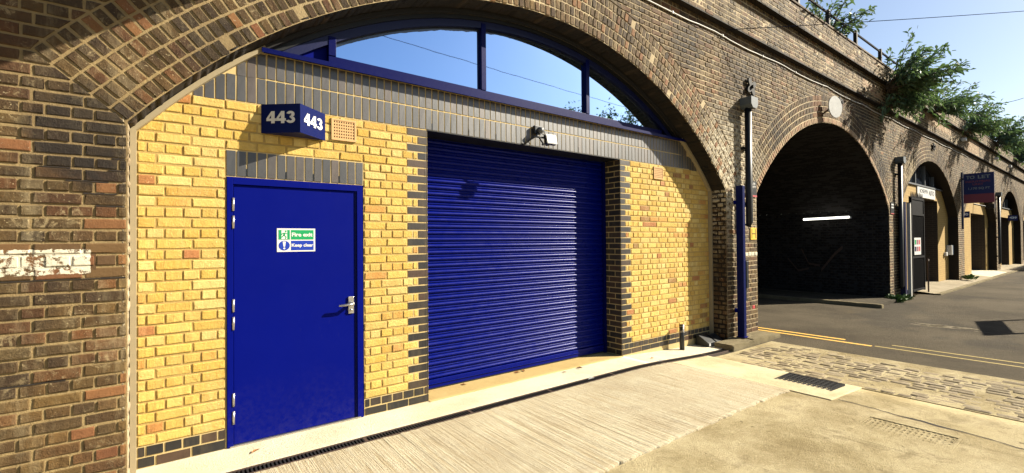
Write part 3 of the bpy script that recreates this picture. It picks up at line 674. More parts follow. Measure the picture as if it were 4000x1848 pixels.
def ispans(k):
    def f(zb, zm, zt):
        lb, lt = C0-half_in(zb)+.036, C0-half_in(zt)+.036; rb, rt = C0+half_in(zb)-.036, C0+half_in(zt)-.036
        q = .219 if k % 2 == 0 else .1095; e = SX0-q; s = SX1+q
        if k < 2: e, s = SX0, SX1
        if zm < 30*HC: sp = [(lb, lt, DX0-.004, DX0-.004, DX0-.004), (DX1+.004, DX1+.004, e, e, DX1)]
        else: sp = [(lb, lt, e, e, DX1)]
        return sp+[(s, s, rb, rt, SX1+.219)]
    return f
for k in range(35):
    q, _ = lay_courses(k*HC, 1, HC, ispans(k), L=.219, g=.010, jit=.004)
    if k % 2:
        q = []
        for sp in ispans(k)(k*HC, k*HC+.04, k*HC+HC): # header course with closers
            ab, at, bb, bt, org = sp; zb, zt = k*HC+.005, (k+1)*HC-.005; js = [org+.055+.1095*i for i in range(-60, 60)]
            js = sorted(j+random.uniform(-.004, .004) for j in js if j-(ab+at)/2 > .04 and (bb+bt)/2-j > .04)
            if k > 1 and random.random() < .8: js = [j for i, j in enumerate(js) if random.random() > .12]
            e = [None]+js+[None]
            for i in range(len(e)-1):
                l0, l1 = (ab+.005, at+.005) if e[i] is None else (e[i]+.005,)*2
                r0, r1 = (bb-.005, bt-.005) if e[i+1] is None else (e[i+1]-.005,)*2
                if min(r0-l0, r1-l1) > .01: q.append([(l0, zb), (r0, zb), (r1, zt), (l1, zt)])
    if k < 2: bq += q
    else: yq += q
    if k >= 2:
        w = .219 if k % 2 == 0 else .1095; z0, z1 = k*HC+.005, (k+1)*HC-.005
        bq += [[(SX0-w+.005, z0), (SX0-.001, z0), (SX0-.001, z1), (SX0-w+.005, z1)], [(SX1+.001, z0), (SX1+w-.005, z0), (SX1+w-.005, z1), (SX1+.001, z1)]]
face = wall_map((0, 0, 0), (1, 0, 0), (0, -1, 0))
place_bricks(WA, yq, ['yellow_brick']*len(yq), face, lambda m: (m[0], 0, m[1]), near=(5, 4), bev=.0032, rough=.0008, proud=.002, smooth=False)
place_bricks(WA, bq, ['blue_brick']*len(bq), face, lambda m: (m[0], 0, m[1]), name='blue_brick', near=(2, 2), bev=.0022, rough=.0, proud=.0008, smooth=False, stuffname='blue_bricks_rest')
sq = []
for z0, z1, ph in ((LZ+.006, 2.956, .232), (2.966, SILL-.006, .232)):
    for i in range(-10, 104):
        a, b = ph+.072*i+.004, ph+.072*(i+1)-.004
        if a < L0+.03 or b > R0-.03: continue
        ta, tb = min(z1, arc_z(a, C0)-.04), min(z1, arc_z(b, C0)-.04)
        if min(ta, tb)-z0 < .02: continue
        sq.append([(a, z0), (b, z0), (b, tb), (a, ta)])
pd = (DX1-.375)/15
for i in range(15): sq.append([(.375+pd*i+.004, DZ+.006), (.375+pd*(i+1)-.004, DZ+.006), (.375+pd*(i+1)-.004, 30*HC-.006), (.375+pd*i+.004, 30*HC-.006)])
place_bricks(WA, sq, ['soldier_blue']*len(sq), face, lambda m: (m[0], 0, m[1]), name='soldier_brick', near=(2, 2), bev=.002, rough=0, proud=.0006, smooth=False)
for x in (2.18, 2.616, 2.976, 3.336, 3.912, 4.272, 4.632, 5.06):
    MB().box(x-.005, x+.003, -.001, .004, LZ+.010, LZ+.075).build('weep_vent', 'plastic_black', WA)
for x in (.52, .811, 1.03, 1.247): MB().box(x-.005, x+.003, -.001, .004, DZ+.010, DZ+.07).build('weep_vent', 'plastic_black', WA)
for X, sg in ((SX1, -1), (SX0, 1)):       # brick returns of the shutter opening
    MB().add([(X-sg*.006, .0, -.12), (X-sg*.006, .36, -.12), (X-sg*.006, .36, LZ), (X-sg*.006, .0, LZ)], [(0, 1, 2, 3)]).build('return_mortar', 'blue_mortar', WA)
    rq = []
    for k in range(-1, 35):
        cut = .1095 if k % 2 == 0 else .219
        for a, b in ((0.0, cut), (cut, .33)): rq.append([(a+.005 if a else .001, k*HC+.005), (b-.005, k*HC+.005), (b-.005, (k+1)*HC-.005), (a+.005 if a else .001, (k+1)*HC-.005)])
    place_bricks(WA, rq, ['blue_brick']*len(rq), wall_map((X, 0, 0), (0, 1, 0), (sg, 0, 0)), lambda m: (X, m[0], m[1]), name='return_brick', near=(2, 2), bev=.002, rough=0, proud=.0006, smooth=False, limit=100 if sg < 0 else 0, stuffname='return_bricks_rest')
MB().box(SX0, SX1, .001, .40, LZ-.004, LZ+.004).build('lintel_plate', 'black_steel', WA)
for (a, b) in ((L0-.1, R0+.1),): fill(a, b, -.2, lambda x: 4.6, .49, 'dark_hole', WA, 'light_stop', 2)  # unseen dark sheet added behind the infill to stop light leaks
# cover strip following the arch
path = [(L0, -.05), (L0, SPR)]+[(C0+RI*math.sin(t), ZC+RI*math.cos(t)) for t in np.linspace(-TH, TH, 60)][1:-1]+[(R0, SPR), (R0, -.1)]
ctr = Vector((C0, 1.2)); m = MB(); vs = []
for i, p in enumerate(path):
    a = Vector(path[max(i-1, 0)]); b = Vector(path[min(i+1, len(path)-1)]); d = (b-a).normalized(); n = Vector((d.y, -d.x)); 
    q = Vector(p)+n*.034; vs += [(p[0], -.052, p[1]), (q.x, -.052, q.y), (q.x, .004, q.y)]
k = len(path); m.add(vs, [(3*i, 3*i+3, 3*i+4, 3*i+1) for i in range(k-1)]+[(3*i+1, 3*i+4, 3*i+5, 3*i+2) for i in range(k-1)]); m.build('cover_strip', 'grey_strip', WA)
up_ = [i for i, p in enumerate(path) if p[1] > 3.15]; a_, b_ = up_[0], up_[-1]; m = MB(); m.add([(v[0], v[1]-.004, v[2]-.001) for v in vs[3*a_:3*b_+3]], [(3*i, 3*i+3, 3*i+4, 3*i+1) for i in range(b_-a_)]+[(3*i+1, 3*i+4, 3*i+5, 3*i+2) for i in range(b_-a_)]); m.build('metal_trim', 'iron', WA)  # upper strip darkened to paint in shade under the arch crown
# terracotta air bricks
def air_brick(x0, x1, z0, z1, nx, nz, parent, slots=False):
    MB().box(x0, x1, -.004, .02, z0, z1).build('air_brick', 'dark_hole', parent)
    o = parent.children[-1] if False else None
    m = MB(); w = .016; m.box(x0, x1, -.012, -.004, z0, z0+w); m.box(x0, x1, -.012, -.004, z1-w, z1); m.box(x0, x0+w, -.012, -.004, z0+w, z1-w); m.box(x1-w, x1, -.012, -.004, z0+w, z1-w)
    dx, dz = (x1-x0-2*w)/nx, (z1-z0-2*w)/nz
    for i in range(nx+1): m.box(x0+w+i*dx-dx*.24, x0+w+i*dx+dx*.24, -.009, -.004, z0+w, z1-w)
    for j in range(nz+1): m.box(x0+w, x1-w, -.0085, -.0042, z0+w+j*dz-dz*.26, z0+w+j*dz+dz*.26)
    m.build('vent_grille', 'terracotta', parent)
air_brick(1.178, 1.398, 2.528, 2.722, 9, 6, WA); air_brick(5.84, 6.065, 2.528, 2.712, 9, 6, WA)

# ------------------------------------------------------------------ steel door
DO = thing('steel_door', 'plain dark blue steel door in a blue frame left of the shutter', 'door', (.92, .02, 0))
m = MB(); m.box(DX0+.003, .424, -.006, .09, .0, DZ-.002, .002); m.box(1.403, DX1-.010, -.006, .09, .0, DZ-.002, .002); m.box(.424, 1.403, -.006, .09, 2.078, DZ-.002, .002); m.build('door_frame', 'blue_paint', DO)
m = MB(); m.box(1.385, 1.403, .006, .08, .0, 2.078); m.build('door_stop', 'frame_blue', DO)
lf = MB().box(.427, 1.386, .010, .06, .014, 2.075, .003).build('door_leaf', 'blue_paint', DO)
MB().box(.40, 1.43, -.012, .03, .001, .012).build('threshold_strip', 'chrome', DO)
for z0, z1 in ((1.865, 1.970), (1.726, 1.828), (1.065, 1.167), (.924, 1.026), (.322, .424), (.182, .283)):
    h = MB().tube([(.4245, -.004, z0), (.4245, -.004, z1)], .0095, 10).build('hinge', 'chrome', DO, True)
hp = MB().box(1.322, 1.372, -.004, .010, .962, 1.117, .004).build('handle_plate', 'chrome', DO)
m = MB(); m.tube([(1.347, -.002, 1.052), (1.347, -.055, 1.052)], .016, 12); m.tube([(1.352, -.050, 1.052), (1.32, -.054, 1.050), (1.225, -.05, 1.046)], [.0125, .0115, .0105], 10); m.build('lever', 'chrome', hp, True)
MB().tube([(1.347, -.001, .995), (1.347, -.014, .995)], .011, 12).build('lock_cylinder', 'chrome', hp, True)

SG = thing('safety_sign', 'white Fire exit Keep clear sign with green and blue panels on the door', 'sign', (.89, .008, 1.63))
yS = .0075
MB().box(.739, 1.041, yS, .010, 1.534, 1.731).build('sign_plate', 'white_paint', SG)
MB().box(.847, 1.028, yS-.0012, yS, 1.637, 1.718).build('green_panel', 'sign_green', SG); MB().box(.847, 1.028, yS-.0012, yS, 1.546, 1.627).build('blue_panel', 'sign_blue', SG)
pg = MB().box(.751, .838, yS-.0012, yS, 1.637, 1.718).build('pictogram_panel', 'sign_green', SG)
m = MB(); o = (.751, yS-.0014, 1.637); P = lambda pl: m.prism(pl, o, (1, 0, 0), (0, 0, 1), (0, -.0006, 0))
P([(.022, .004), (.066, .004), (.066, .078), (.022, .078)]); m.build('doorway_shape', 'white_paint', pg)
m = MB(); o = (.751, yS-.0022, 1.637)
P([(.055+.007*math.cos(a), .069+.007*math.sin(a)) for a in np.linspace(0, 6.28, 12)[:-1]]); P([(.040, .058), (.055, .058), (.048, .034), (.034, .036)]); P([(.036, .037), (.047, .037), (.062, .022), (.056, .006), (.050, .006), (.053, .021)])
P([(.034, .037), (.042, .034), (.030, .018), (.012, .018), (.012, .024), (.026, .025)]); P([(.040, .058), (.044, .053), (.030, .046), (.022, .036), (.018, .040), (.026, .052)]); P([(.053, .057), (.056, .050), (.066, .044), (.074, .046), (.074, .050), (.066, .050)]); m.build('running_figure', 'sign_green', pg)
m = MB(); m.prism([(.7945+.043*math.cos(a), 1.5865+.041*math.sin(a)) for a in np.linspace(0, 6.28, 28)[:-1]], (0, yS-.0012, 0), (1, 0, 0), (0, 0, 1), (0, .001, 0)); bc = m.build('mandatory_disc', 'sign_blue', SG)
m = MB(); m.prism([(-.012, .034), (.012, .034), (.006, -.010), (-.006, -.010)], (.7945, yS-.0012, 1.5865), (1, 0, 0), (0, 0, 1), (0, -.0008, 0)); m.prism([(.008*math.cos(a), -.024+.008*math.sin(a)) for a in np.linspace(0, 6.28, 12)[:-1]], (.7945, yS-.0012, 1.5865), (1, 0, 0), (0, 0, 1), (0, -.0008, 0)); m.build('exclamation_mark', 'white_paint', bc)
text_part('lettering', 'Fire exit', (.853, yS-.0012, 1.662), (1, 0, 0), (0, 0, 1), .166, .034, 'white_paint', SG, .035, .0008)
text_part('lettering', 'Keep clear', (.851, yS-.0012, 1.567), (1, 0, 0), (0, 0, 1), .174, .036, 'white_paint', SG, .035, .0008)

# ------------------------------------------------------------------ roller shutter
SH = thing('roller_shutter', 'large bright blue corrugated roller shutter in the brick opening', 'roller shutter', (3.6, .3, 0))
prof = [(0, 0), (.003, .005), (.010, .015), (.019, .020), (.029, .019), (.038, .011), (.043, .001), (.048, -.001), (.051, .006), (.056, .011), (.061, .007), (.0645, 0), (.0715, -.001)]
def slat_mesh():
    m = MB(); n = len(prof); x0, x1 = SX0+.02, SX1-.02
    vs = [(x0, .320-p[1], p[0]) for p in prof]+[(x1, .320-p[1], p[0]) for p in prof]
    m.add(vs, [(i, n+i, n+i+1, i+1) for i in range(n-1)]); return m
s0 = None
for i in range(38):
    z = .112+i*.0715
    if s0 is None: s0 = slat_mesh().build('slat', 'shutter_paint', None, True); s0.parent = SH; b = s0
    else: b = s0.copy(); COL.objects.link(b)
    b.location = (-3.6, -.3, z)
MB().box(SX0+.02, SX1-.02, .297, .325, .020, .110, .004).build('bottom_rail', 'shutter_paint', SH); MB().box(SX0+.02, SX1-.02, .285, .33, .064, .072, .002).build('bottom_rail_lip', 'shutter_paint', SH)
MB().box(SX0+.02, SX1-.02, .30, .32, .004, .021).build('rubber_seal', 'plastic_black', SH)
for a, b in ((SX0+.001, SX0+.045), (SX1-.045, SX1-.001)): MB().box(a, b, .27, .345, .0, LZ-.004).build('guide_rail', 'frame_blue', SH)

# ------------------------------------------------------------------ arched window
WI = thing('arched_window', 'wide arched window with blue frame and mirrored panes above the shutter', 'window', (C0, .05, 3.2))
def arc_band(x0, x1, ra, rb, y0, y1, n=40, zmin=3.2):
    m = MB(); t0, t1 = math.asin((x0-C0)/ra), math.asin((x1-C0)/ra); vs = []
    for t in np.linspace(t0, t1, n+1):
        vs += [(C0+r*math.sin(t), y, max(ZC+r*math.cos(t), zmin)) for r, y in ((ra, y0), (rb, y0), (rb, y1))]
    m.add(vs, [(3*i, 3*i+3, 3*i+4, 3*i+1) for i in range(n)]+[(3*i+1, 3*i+4, 3*i+5, 3*i+2) for i in range(n)]); return m
arc_band(.62, 6.54, RI-.002, RI-.075, .012, .08).build('outer_head', 'black_steel', WI, False)  # arch shade put into the colour of this band
arc_band(.75, 6.45, RI-.076, RI-.150, .030, .10).build('head_frame', 'navy', WI, False)  # blue frame coloured darker here to carry the shade at the head
MB().box(1.165, 6.10, .030, .10, 3.212, 3.292, .004).build('bottom_rail', 'frame_blue', WI)
for a, b in ((1.165, 1.232), (2.800, 2.862), (4.452, 4.514)):
    xm = (a+b)/2; MB().box(a, b, .024, .10, 3.293, arc_z(xm, C0, RI-.10), .003).build('mullion', 'frame_blue', WI)
MB().add([(.60, .085, 3.19)]+[(x, .085, arc_z(x, C0, RI-.03)) for x in np.linspace(.62, 1.165, 8)]+[(1.165, .085, 3.19)], [tuple(range(10))]).build('blue_panel', 'blue_paint', WI)
MB().add([(6.10, .085, 3.19)]+[(x, .085, arc_z(x, C0, RI-.03)) for x in np.linspace(6.10, 6.56, 8)]+[(6.58, .085, 3.19)], [tuple(range(10))]).build('dark_panel', 'black_steel', WI)
for a, b in ((1.232, 2.800), (2.862, 4.452), (4.514, 6.10)):
    xs = np.linspace(a, b, 40); pn = MB().add([(a, .075, 3.29)]+[(x, .075, max(arc_z(x, C0, RI-.148), 3.29)) for x in xs]+[(b, .075, 3.29)], [tuple(range(42))][::1]).build('pane', 'dark_glass', WI)
    xs = np.linspace(a+.006, b-.006, 110); vs = []; fs = []
    j = np.convolve(RNG.normal(0, 1, 130), np.ones(4)/4, 'same')[10:120]*.006
    for x, d in zip(xs, j):
        zt = max(arc_z(x, C0, RI-.186)+d*(1 if x > 2 else .6), 3.297); vs += [(x, .072, 3.296), (x, .072, zt)]
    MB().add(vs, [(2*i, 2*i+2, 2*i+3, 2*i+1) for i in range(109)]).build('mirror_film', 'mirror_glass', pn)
m = MB(); m.box(.62, 6.62, -.062, .09, 3.178, 3.197, .002); m.box(.62, 6.62, -.066, -.058, 3.160, 3.198); m.build('sill_flashing', 'frame_blue', WI)
MB().box(.62, 6.60, .02, .10, 3.197, 3.212).build('sub_sill', 'frame_blue', WI)

# ------------------------------------------------------------------ number signs (three-sided boxes)
def numeral_shapes(ch):
    if ch == '4': return [[(.34, 0), (.58, 0), (.58, 1), (.34, 1)], [(0, .20), (.34, .20), (.34, .40), (0, .40)], [(.58, .20), (.68, .20), (.68, .40), (.58, .40)], [(0, .40), (.165, .40), (.34, .70), (.34, .98)]]
    out = []
    for cx, cy, rx, ry, a0, a1 in ((.315, .735, .185, .165, 165, -75), (.315, .285, .215, .185, 75, -165)):
        an = np.radians(np.linspace(a0, a1, 15))
        for p, q in zip(an[:-1], an[1:]):
            w, h = .105, .10; out.append([(cx+(rx-w)*math.cos(p), cy+(ry-h)*math.sin(p)), (cx+(rx-w)*math.cos(q), cy+(ry-h)*math.sin(q)), (cx+(rx+w)*math.cos(q), cy+(ry+h)*math.sin(q)), (cx+(rx+w)*math.cos(p), cy+(ry+h)*math.sin(p))])
    out.append([(.26, .45), (.36, .42), (.36, .60), (.26, .58)]); return out
def number_sign(x0, x1, dep, z0, z1, txt, label, mat='sign_box_blue'):
    xm = (x0+x1)/2; t = thing('number_sign', label, 'sign', (xm, 0, z0), 'unit number signs')
    MB().prism([(x0, -.004), (xm, -dep), (x1, -.004)], (0, 0, z0), (1, 0, 0), (0, 1, 0), (0, 0, z1-z0)).build('sign_box', mat, t)
    for (ax, ay), (bx, by) in (((x0, -.004), (xm, -dep)), ((xm, -dep), (x1, -.004))):
        d = Vector((bx-ax, by-ay, 0)); L = d.length; d.normalize(); n = d.cross(Vector((0, 0, 1))); h = z1-z0
        o = Vector((ax, ay, z0+h*.33))+d*(L*.14)+n*.0006
        if txt == '443':
            for i, ch in enumerate(txt):
                m = MB(); sx = L*.74/2.06
                for pl in numeral_shapes(ch): m.prism([(p[0]*sx, p[1]*h*.42) for p in pl], o+d*(i*.70*sx), d, (0, 0, 1), n*.002)
                m.build('numeral', 'white_paint', t)
        else: text_part('numerals', txt, o, d, (0, 0, 1), L*.74, h*.40, 'white_paint', t, .045, .002)
    return t
number_sign(.622, 1.126, .215, 2.510, 2.746, '443', 'dark blue three-sided box sign reading 443 above the blue door')

# ------------------------------------------------------------------ floodlight
FL = thing('floodlight', 'small black floodlight with white glass and sensor above the shutter', 'floodlight', (3.5, 0, 2.8))
c = Vector((3.655, -.17, 2.815)); nrm = Vector((-.05, -.97, .24)).normalized(); rx = Vector((0, 0, 1)).cross(nrm).normalized()*-1; rx = nrm.cross(Vector((0, 0, 1))).normalized(); up = rx.cross(nrm)*-1
if up.z < 0: up = -up
def rbox(w, h, d0, d1, r=.012):
    pl = []
    for sx, sz, a0 in ((1, 1, 0), (-1, 1, 90), (-1, -1, 180), (1, -1, 270)):
        pl += [(sx*(w/2-r)+r*math.cos(math.radians(a0+a)), sz*(h/2-r)+r*math.sin(math.radians(a0+a))) for a in (0, 30, 60, 90)]
    return MB().prism(pl, c+nrm*d0, rx, up, nrm*(d1-d0))
rbox(.155, .120, -.045, .0).build('housing', 'plastic_black', FL); rbox(.140, .104, .0, .004).build('glass', 'flood_glass', FL)
MB().box(3.50, 3.60, -.05, -.002, 2.885, 2.985, .008).build('sensor_box', 'plastic_black', FL)
m = MB(); m.tube([(3.57, -.04, 2.935), (3.575, -.10, 2.925)], [.036, .032], 12); m.build('sensor_eye', 'grey_metal', FL, True)
m = MB(); m.tube([(3.355, -.005, 2.735), (3.47, -.07, 2.84), (3.60, -.12, 2.83)], .012, 8); m.tube([(3.50, -.06, 2.84), (3.545, -.05, 2.90)], .012, 8); m.tube([(3.54, -.08, 2.83), (3.57, -.11, 2.765)], .009, 8); m.build('bracket', 'plastic_black', FL, True)
m = MB(); m.tube([(3.56, -.07, 2.905), (3.62, -.08, 2.87), (3.65, -.12, 2.83)], .004, 6); m.build('flex', 'plastic_black', FL, True)
for dx in (-.03, .03): MB().tube([(3.60+dx, -.10, 2.752), (3.60+dx, -.145, 2.748)], .013, 10).build('wing_knob', 'grey_metal', FL, True)

# ------------------------------------------------------------------ bits at the foot of the wall
z = gz(6.3); ST = thing('pipe_stub', 'short upright black pipe stub tied with wire against the wall', 'pipe', (6.34, -.12, z))
MB().tube([(6.34, -.12, z-.01), (6.335, -.12, z+.18), (6.345, -.115, z+.385)], [.037, .036, .037], 12).build('pipe', 'plastic_black', ST, True)
m = MB()
for dz in (.27, .285, .36): m.tube([(6.34+.041*math.cos(a), -.12+.041*math.sin(a), z+dz+.008*math.sin(a*2)) for a in np.linspace(0, 6.28, 14)], .003, 5)
m.tube([(6.31, -.155, z+.28), (6.30, -.16, z+.36), (6.325, -.15, z+.40)], .003, 5); m.build('wire_tie', 'chrome', ST)
def bait_box(x, y, w, d, h, label):
    z = gz(x)+.002; t = thing('bait_box', label, 'box', (x+w/2, y+d/2, z), 'bait boxes')
    m = MB(); m.prism([(0, 0), (d, 0), (d, h), (d*.72, h), (d*.06, h*.42), (0, h*.36)], (x, y, z), (0, 1, 0), (0, 0, 1), (w, 0, 0)); m.build('box_body', 'plastic_black', t)
    MB().box(x+w*.10, x+w*.30, y-.003, y-.0005, z+h*.04, z+h*.33).build('paper_label', 'white_paint', t)
    MB().box(x-.004, x+w+.004, y+d*.74, y+d+.002, z+h-.004, z+h+.006).build('lid_hinge', 'plastic_black', t)
bait_box(6.86, -.25, .20, .22, .155, 'black plastic bait box by the wall foot, nearer the shutter'); bait_box(7.09, -.27, .19, .20, .14, 'black plastic bait box tucked into the corner by the pier')
def leaf_litter(x, y, s, label, cat='leaf'):
    m = MB(); a = random.uniform(0, 6.28); u = Vector((math.cos(a), math.sin(a), 0)); w = Vector((-math.sin(a), math.cos(a), 0)); z = gz(x)+.006
    o = Vector((x, y, z)); pts = [o-u*s, o+w*s*.35+Vector((0, 0, s*.35)), o+u*s*.9+Vector((0, 0, s*.1)), o-w*s*.4+Vector((0, 0, s*.2)), o+Vector((0, 0, s*.02))]
    m.add(pts, [(0, 4, 1), (1, 4, 2), (2, 4, 3), (3, 4, 0)]); return tag(m.build('dry_leaf', 'dry_leaf'), label, cat, 'fallen leaves')
for x, y, s, lb in ((4.16, -.09, .05, 'curled orange leaf on the concrete strip below the shutter middle'), (3.89, -.10, .03, 'tiny brown leaf scrap left of the curled orange leaf'), (3.42, .24, .05, 'brown leaf against the foot of the shutter, left of a pair'), (3.53, .25, .045, 'brown leaf against the foot of the shutter, right of a pair'),
        (5.35, -.30, .035, 'small brown leaf on the pale strip right of the shutter'), (.55, -.20, .05, 'dry leaf on the concrete in front of the blue door'), (2.66, .23, .04, 'pale dry leaf at the left end of the shutter foot')):
    leaf_litter(x, y, s, lb)
for x, y, lb in ((5.32, -.46, 'crumpled white paper scrap lying on the drain right of the shutter'), (3.95, -.49, 'pale twig scrap on the drain in front of the shutter')):
    m = MB(); z = gz(x)+.004; m.add([(x-.05, y, z), (x-.01, y+.02, z+.02), (x+.045, y-.012, z+.006), (x+.01, y-.028, z+.014)], [(0, 3, 1), (1, 3, 2)]); tag(m.build('litter_scrap', 'weathered_white'), lb, 'litter', 'litter scraps')

# ------------------------------------------------------------------ fittings on the pier and the viaduct face
def downpipe(x, label, ztop, zbot, hopper=True):
    t = thing('downpipe', label, 'downpipe', (x, FY, zbot), 'rainwater pipes')
    MB().tube([(x, -.395, ztop), (x, -.395, zbot+.06), (x+.0, -.36, zbot)], .056, 14).build('pipe', 'black_steel', t, True)
    if hopper:
        m = MB(); m.prism([(-.115, .155), (.115, .155), (.115, .03), (.06, -.03), (-.06, -.03), (-.115, .03)], (x+.02, -.50, ztop), (1, 0, 0), (0, 0, 1), (0, .198, 0)); m.build('hopper_head', 'hopper_grey', t)
    for z in np.arange(zbot+.35, ztop-.1, .95): MB().box(x-.075, x+.075, -.345, FY, z, z+.05).build('pipe_bracket', 'black_steel', t)
    return t
downpipe(7.93, 'black drainpipe with grey hopper head on the pier beside the dark tunnel', 3.86, 1.84)
t = thing('gate_post', 'tall blue steel post with a lock case in front of the brick pier', 'post', (7.62, -.39, 0))
MB().box(7.575, 7.655, -.46, -.345, .0, 2.50, .006).build('post', 'sign_box_blue', t); MB().box(7.56, 7.67, -.475, -.335, .0, .012).build('foot_plate', 'blue_paint', t)
MB().box(7.657, 7.73, -.47, -.37, .80, 1.25, .006).build('lock_case', 'black_steel', t); MB().box(7.657, 7.70, -.45, -.38, .60, .798, .004).build('latch_plate', 'black_steel', t)
MB().box(7.585, 7.645, -.345, FY, 2.2, 2.26).build('wall_bracket', 'blue_paint', t); MB().box(7.585, 7.645, -.345, FY, .4, .46).build('wall_bracket', 'blue_paint', t)
def wall_sign(x0, x1, z0, z1, name, label, base, y=FY-.012):
    t = thing(name, label, 'sign', ((x0+x1)/2, y, z0)); MB().box(x0, x1, y, y+.006, z0, z1).build('sign_plate', base, t); return t
t = wall_sign(7.995, 8.375, 2.37, 2.63, 'private_property_sign', 'small dark PRIVATE PROPERTY sign partly behind the drainpipe', 'black_steel')
MB().box(7.995, 8.375, FY-.0135, FY-.012, 2.355, 2.385).build('red_stripe', 'red', t)
text_part('lettering', 'PRIVATE', (8.05, FY-.0125, 2.565), (1, 0, 0), (0, 0, 1), .27, .038, 'white_paint', t, .03); text_part('lettering', 'PROPERTY', (8.03, FY-.0125, 2.51), (1, 0, 0), (0, 0, 1), .31, .038, 'white_paint', t, .03)
t = wall_sign(8.14, 8.345, 1.605, 1.815, 'hydrant_sign', 'small yellow hydrant sign with black letter H on the pier', 'sign_yellow')
m = MB(); m.box(8.172, 8.186, FY-.014, FY-.012, 1.63, 1.79); m.box(8.300, 8.314, FY-.014, FY-.012, 1.63, 1.79); m.box(8.186, 8.300, FY-.014, FY-.012, 1.70, 1.714); m.build('letter', 'black_steel', t)
t = wall_sign(16.07, 16.37, 2.30, 2.62, 'notice_sign', 'small dark notice sign with red base on pier beyond the tunnel', 'black_steel')
MB().box(16.07, 16.37, FY-.0135, FY-.012, 2.285, 2.31).build('red_stripe', 'red', t)
for z in (2.53, 2.45): MB().box(16.12, 16.32, FY-.0135, FY-.012, z, z+.04).build('text_line', 'white_paint', t)
def pattress(x, z, label, r=.17, y=FY):
    t = thing('wall_anchor', label, 'wall anchor', (x, y, z), 'iron wall anchors'); m = MB(); pl = []
    for i in range(40):
        a = 2*math.pi*i/40; k = .42+.58*abs(math.cos(2*a))**1.6; pl.append((r*k*math.cos(a+.6), r*k*math.sin(a+.6)))
    m.prism(pl, (x, y-.02, z), (1, 0, 0), (0, 0, 1), (0, -.03, 0)); m.build('cross_plate', 'iron', t)
    MB().tube([(x, y, z), (x, y-.085, z)], .032, 8).build('tie_bolt', 'iron', t)
pattress(8.18, 4.27, 'dark iron cross-shaped wall anchor above the grey hopper head'); pattress(12.36, 4.72, 'dark iron wall anchor just right of the white disc', .15); pattress(20.8, 4.70, 'dark iron wall anchor above the arch with the white name board', .15)
t = thing('round_plate', 'round white blank plate fixed over the crown of the tunnel arch', 'plate', (11.72, FY-.05, 4.5))
n = Vector((-.20, -.98, 0)); rx = n.cross(Vector((0, 0, 1))).normalized(); cc = Vector((11.62, FY-.16, 4.47))
MB().prism([(.235*math.cos(a), .235*math.sin(a)) for a in np.linspace(0, 2*math.pi, 33)[:-1]], cc, rx, (0, 0, 1), n*.02).build('disc', 'weathered_white', t); MB().tube([cc, cc-n*.05, (11.75, FY, 4.47)], .02, 8).build('bracket', 'grey_metal', t)
pts = []
for i in range(120):
    x = -1+i*.23; pts.append((x, FY-.012, 4.955-.035*abs(math.sin(x*1.35))+random.uniform(-.004, .004)))
t = thing('surface_cable', 'pale cable clipped under the string course along the viaduct', 'cable', (6, FY, 4.9)); MB().tube(pts, .011, 6).build('cable', 'cable', t, True)
for i in range(0, 120, 6): p = pts[i]; MB().box(p[0]-.012, p[0]+.012, FY-.028, FY, p[2]-.018, p[2]+.018).build('cable_clip', 'cable', t)
# tube light on the tunnel wall
t = thing('tube_light', 'lit white fluorescent tube fixed to the dark tunnel wall', 'light', (15.9, 1.2, 2.2))
MB().tube([(15.85, .60, 2.235), (15.85, 1.80, 2.215)], .032, 10).build('tube', 'tube_glow', t, True); MB().box(15.885, 15.94, .56, 1.84, 2.19, 2.26).build('batten', 'grey_metal', t)
m = MB()
def stroke(pts, w):
    for (a, b), (c, d) in zip(pts[:-1], pts[1:]): m.add([(15.925, a, b-w), (15.925, c, d-w), (15.925, c, d+w), (15.925, a, b+w)], [(0, 1, 2, 3)])
stroke([(.80, 1.36), (1.0, 1.16), (1.36, .66)], .05); stroke([(1.9, 1.3), (1.7, .85), (1.4, .8)], .03); stroke([(2.3, 1.0), (2.0, .62), (1.7, .70)], .03)
tag(m.build('graffiti', 'rust_iron'), 'faint grey graffiti strokes sprayed on the dark tunnel wall', 'graffiti')

# parapet railing
RA = thing('parapet_railing', 'low dark steel railing on top of the viaduct parapet', 'railing', (12, -.42, ZP))
xs = [8.2, 9.78, 11.30, 12.96, 14.75, 16.5]
for x in xs: MB().box(x-.035, x+.035, -.50, -.43, ZP+.03, ZP+.40).build('post', 'iron', RA)
for a, b in zip(xs[:-1], xs[1:]): MB().tube([(a, -.465, ZP+.34), (b, -.465, ZP+.34)], .026, 6).build('rail', 'iron', RA)

